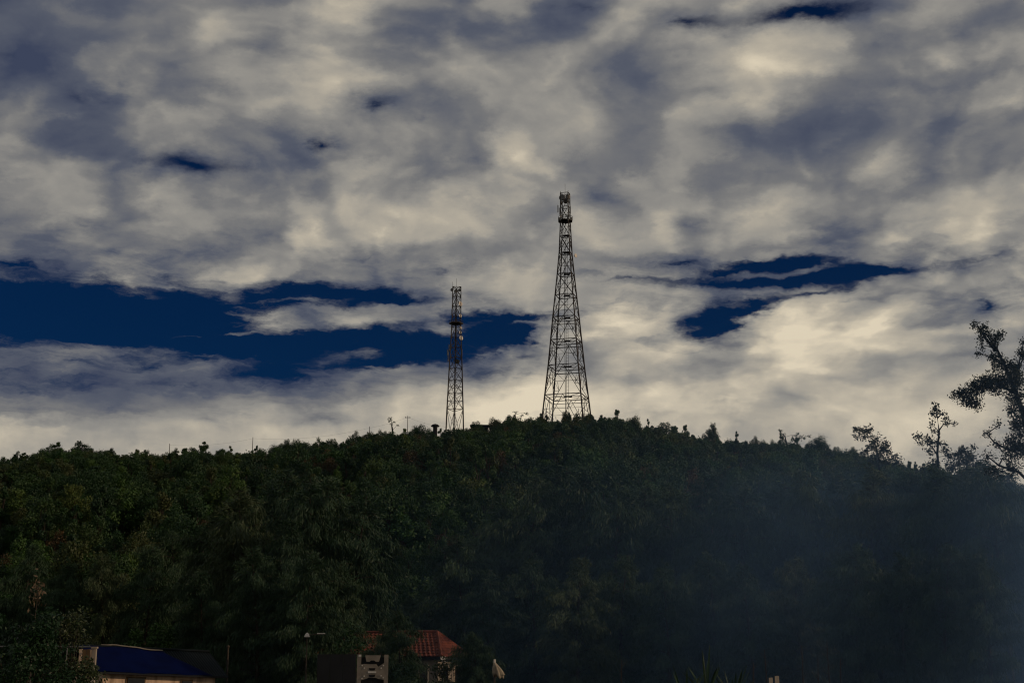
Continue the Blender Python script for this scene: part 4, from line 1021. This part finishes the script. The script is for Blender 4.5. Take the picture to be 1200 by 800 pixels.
# ------------------------------------------------------------------ near plants
def leafy_bush(name, label, px, top, Y, r, n, leaf, mat, seed, group=None):
    rs = np.random.RandomState(seed); p = at(px, 790, Y); zt = at(px, top, Y).z
    t = thing(name, label, 'bush', (p.x, Y, 0), 0, group)
    mb = MB(); C = []; D = []
    for k in range(26):
        a = rs.uniform(0, 6.28); q = math.sqrt(rs.uniform(0, 1)); rr = r * q
        e = Vector((math.cos(a) * rr, math.sin(a) * rr * .8, zt * rs.uniform(.45, 1.0) * (1 - .35 * q * q)))
        mid = Vector((e.x * .35, e.y * .35, e.z * .55))
        mb.tube([(rs.uniform(-.2, .2), rs.uniform(-.2, .2), -.2), mid, e], [.05, .03, .01], 4, False)
        m = n // 26; d = ball(rs, m); rad = rs.uniform(.45, .8) * np.power(rs.uniform(0, 1, (m, 1)), .45)
        C.append(np.array(e) + d * rad * np.array([1, 1, .8])); D.append(d * .5 + rs.normal(size=(m, 3)) * .6 + np.array([0, 0, -.35]))
    m = n // 3                                   # lower skirt
    a = rs.uniform(0, 6.28, m); q = np.sqrt(rs.uniform(.2, 1, m)); C.append(np.stack([np.cos(a) * q * r, np.sin(a) * q * r * .8, rs.uniform(.2, zt * .7, m)], 1)); D.append(rs.normal(size=(m, 3)) + np.array([0, 0, -.3]))
    C = np.concatenate(C); D = np.concatenate(D); s = leaf * rs.uniform(.55, 1.25, len(C))
    mb.obj('stems', M['bark'], t); link('leaves', leaf_mesh('leaves', C, D, s * .5, s, mat, rs), t)
leafy_bush('leafy_bush', 'large glossy-leaved bush around the pipe rail', 20, 690, 58, 2.3, 9000, .085, LEAF['near'], 71)
leafy_bush('leafy_bush', 'smaller glossy bush next to the sunlit concrete post', 80, 712, 60, 1.2, 4200, .08, LEAF['near'], 72)
leafy_bush('leafy_bush', 'dark green bush right behind the blue tarpaulin roof', 178, 722, 100, 3.0, 6500, .12, LEAF['green'], 73)
leafy_bush('leafy_bush', 'rounded dark bush before the left end of the red roof', 412, 735, 84, 1.2, 3600, .10, LEAF['broad'], 74)
leafy_bush('leafy_bush', 'pale-tipped shrub in front of the red roof wall', 536, 772, 80, 1.7, 3600, .09, LEAF['broad'], 75)
leafy_bush('leafy_bush', 'dark shrub between the cut-out panel and folded canvas', 488, 776, 76, 1.6, 3600, .09, LEAF['needle'], 76)
def young_tree(px, top, Y, label, k, g):
    p = at(px, 790, Y); zt = at(px, top, Y).z; s = zt / 16
    place_tree(CAS, k, 'casuarina_sapling', label, 'tree', (p.x, Y, -.05), (s * 1.0, s * 1.0, s), RND.uniform(0, 6), g)
young_tree(470, 714, 78, 'young casuarina standing in front of the red tiled roof', 1, None)
young_tree(449, 730, 80, 'low casuarina sapling hiding the left end of the red tiled roof', 3, None)
young_tree(556, 742, 79, 'young casuarina just right of the red tiled roof', 4, None)

def blade_plant(px, top, Y, label, n, seed):
    rs = np.random.RandomState(seed); p = at(px, 790, Y); zt = at(px, top, Y).z
    t = thing('blade_plant', label, 'plant', (p.x, Y, 0), 0, 'spiky plants at the foot of the grove')
    crown = zt * .55
    MB().tube([(0, 0, -.1), (.05, 0, crown)], [.10, .08], 7).obj('stem', M['bark'], t)
    for k in range(n):
        a = k * 2.4 + rs.uniform(-.3, .3); ln = (zt - crown) * rs.uniform(.7, 1.08); sp = rs.uniform(.12, .75)
        mb = MB(); V = []
        dr = Vector((math.cos(a), math.sin(a), 0)); sd = Vector((-math.sin(a), math.cos(a), 0))
        for i in range(6):
            f = i / 5; c = Vector((.05, 0, crown)) + dr * ln * sp * f + Vector((0, 0, ln * (f - .45 * sp * f * f))); wd = .055 * (1 - f) ** .6 * (.6 + f * 1.2) + .003
            V += [c - sd * wd + Vector((0, 0, .01)), c - dr * .012, c + sd * wd + Vector((0, 0, .01))]
        mb.add(V, [(i * 3 + j, i * 3 + j + 1, i * 3 + j + 4, i * 3 + j + 3) for i in range(5) for j in range(2)])
        mb.obj('blade', LEAF['needle'], t)
for i, (px, top, lab) in enumerate(((802, 772, 'spiky plant with upright blades, the lowest of the row before the grove'), (826, 754, 'tallest spiky plant with splayed long blades before the grove'), (858, 770, 'spiky plant with fanned blades, nearest the bleached boards'))):
    blade_plant(px, top, 56 + i, lab, 13, 90 + i)
# bare young stems at the foot of the grove
for i, (px, top) in enumerate(((728, 772), (882, 776), (898, 760), (940, 755), (958, 768), (972, 750), (985, 770))):
    p = at(px, 790, 72 + i * .8); zt = at(px, top, 72).z
    t = thing('bare_sapling', 'thin bare upright stem at the foot of the grove', 'sapling', (p.x, 72 + i * .8, 0), RND.uniform(0, 6), 'bare stems before the grove')
    MB().tube([(0, 0, -.1), (.04, .02, zt * .5), (-.03, .05, zt)], [.05, .04, .02], 6).obj('stem', M['bark'], t)
    for q in range(5):
        a = q * 2.4; z = zt * (.6 + .08 * q); MB().tube([(0, .03, z), (.35 * math.cos(a), .35 * math.sin(a), z + .3)], [.014, .005], 4).obj('twig', M['bark'], t)
t = thing('bare_sapling', 'pale dry stick with withered leaves above the large glossy bush', 'sapling', (at(34, 790, 62).x, 62, 0))
zt = at(38, 678, 62).z
MB().tube([(0, 0, -.1), (.05, 0, zt * .7), (.15, 0, zt)], [.04, .028, .01], 6).obj('stem', M['wood'], t)
rs_ = np.random.RandomState(3); Cc = np.array([.1, 0, zt - .6]) + rs_.normal(size=(60, 3)) * np.array([.16, .15, .38])
link('withered_leaves', leaf_mesh('withered_leaves', Cc, rs_.normal(size=(60, 3)) + np.array([0, 0, -1]), np.full(60, .05), np.full(60, .12), leaf_material('withered', [(0, (.08, .055, .035)), (1, (.14, .10, .065))]), rs_), t)

# ------------------------------------------------------------------ smoke drifting in from the right
def smoke():
    m = bpy.data.materials.new('smoke'); m.use_nodes = True; t = NT(m.node_tree); t.n.clear()
    out = t.n.new('ShaderNodeOutputMaterial'); pv = t.n.new('ShaderNodeVolumePrincipled'); t.link(pv.outputs[0], out.inputs['Volume'])
    tc = t.n.new('ShaderNodeTexCoord'); sp = t.n.new('ShaderNodeSeparateXYZ'); t.link(tc.outputs['Object'], sp.inputs[0])
    x, y, z = sp.outputs
    q = t.m('DIVIDE', x, y)                                     # the plume fans out away from the fire
    nz = t.noise(t.v('MULTIPLY', tc.outputs['Object'], (1, 1, .8)), .065, 4, .55)
    side = t.rng(t.m('ADD', x, t.m('MULTIPLY', t.m('SUBTRACT', nz, .5), 26.0)), -24.0, 42.0)
    side = t.m('POWER', side, 2.0)
    hz = t.rng(t.m('ADD', z, t.m('MULTIPLY', t.m('SUBTRACT', nz, .5), 9.0)), 10.0, 25.0, 1.0, 0.0)
    den = t.m('MULTIPLY', t.m('MULTIPLY', side, hz), t.rng(nz, .38, .64, .12, 1.9))
    bank = t.m('MULTIPLY', t.rng(t.m('ADD', x, t.m('MULTIPLY', t.m('SUBTRACT', nz, .5), 20.0)), 20.0, 46.0), t.rng(z, 4.0, 17.0, 1.0, 0.0))     # thicker bank low on the right
    den = t.m('ADD', den, t.m('MULTIPLY', bank, .9))
    t.link(t.m('MULTIPLY', den, SMOKE_DENSITY), pv.inputs['Density'])
    pv.inputs['Color'].default_value = (.31, .56, 1.0, 1); pv.inputs['Anisotropy'].default_value = .15
    mb = MB().box((27, 94, 14.2), (84, 84, 28))
    o = mb.obj('smoke', m); o['kind'] = 'stuff'; o['label'] = 'thin blue smoke drifting across the grove on the right'; o['category'] = 'smoke'
SMOKE_DENSITY = 0.0080
smoke()
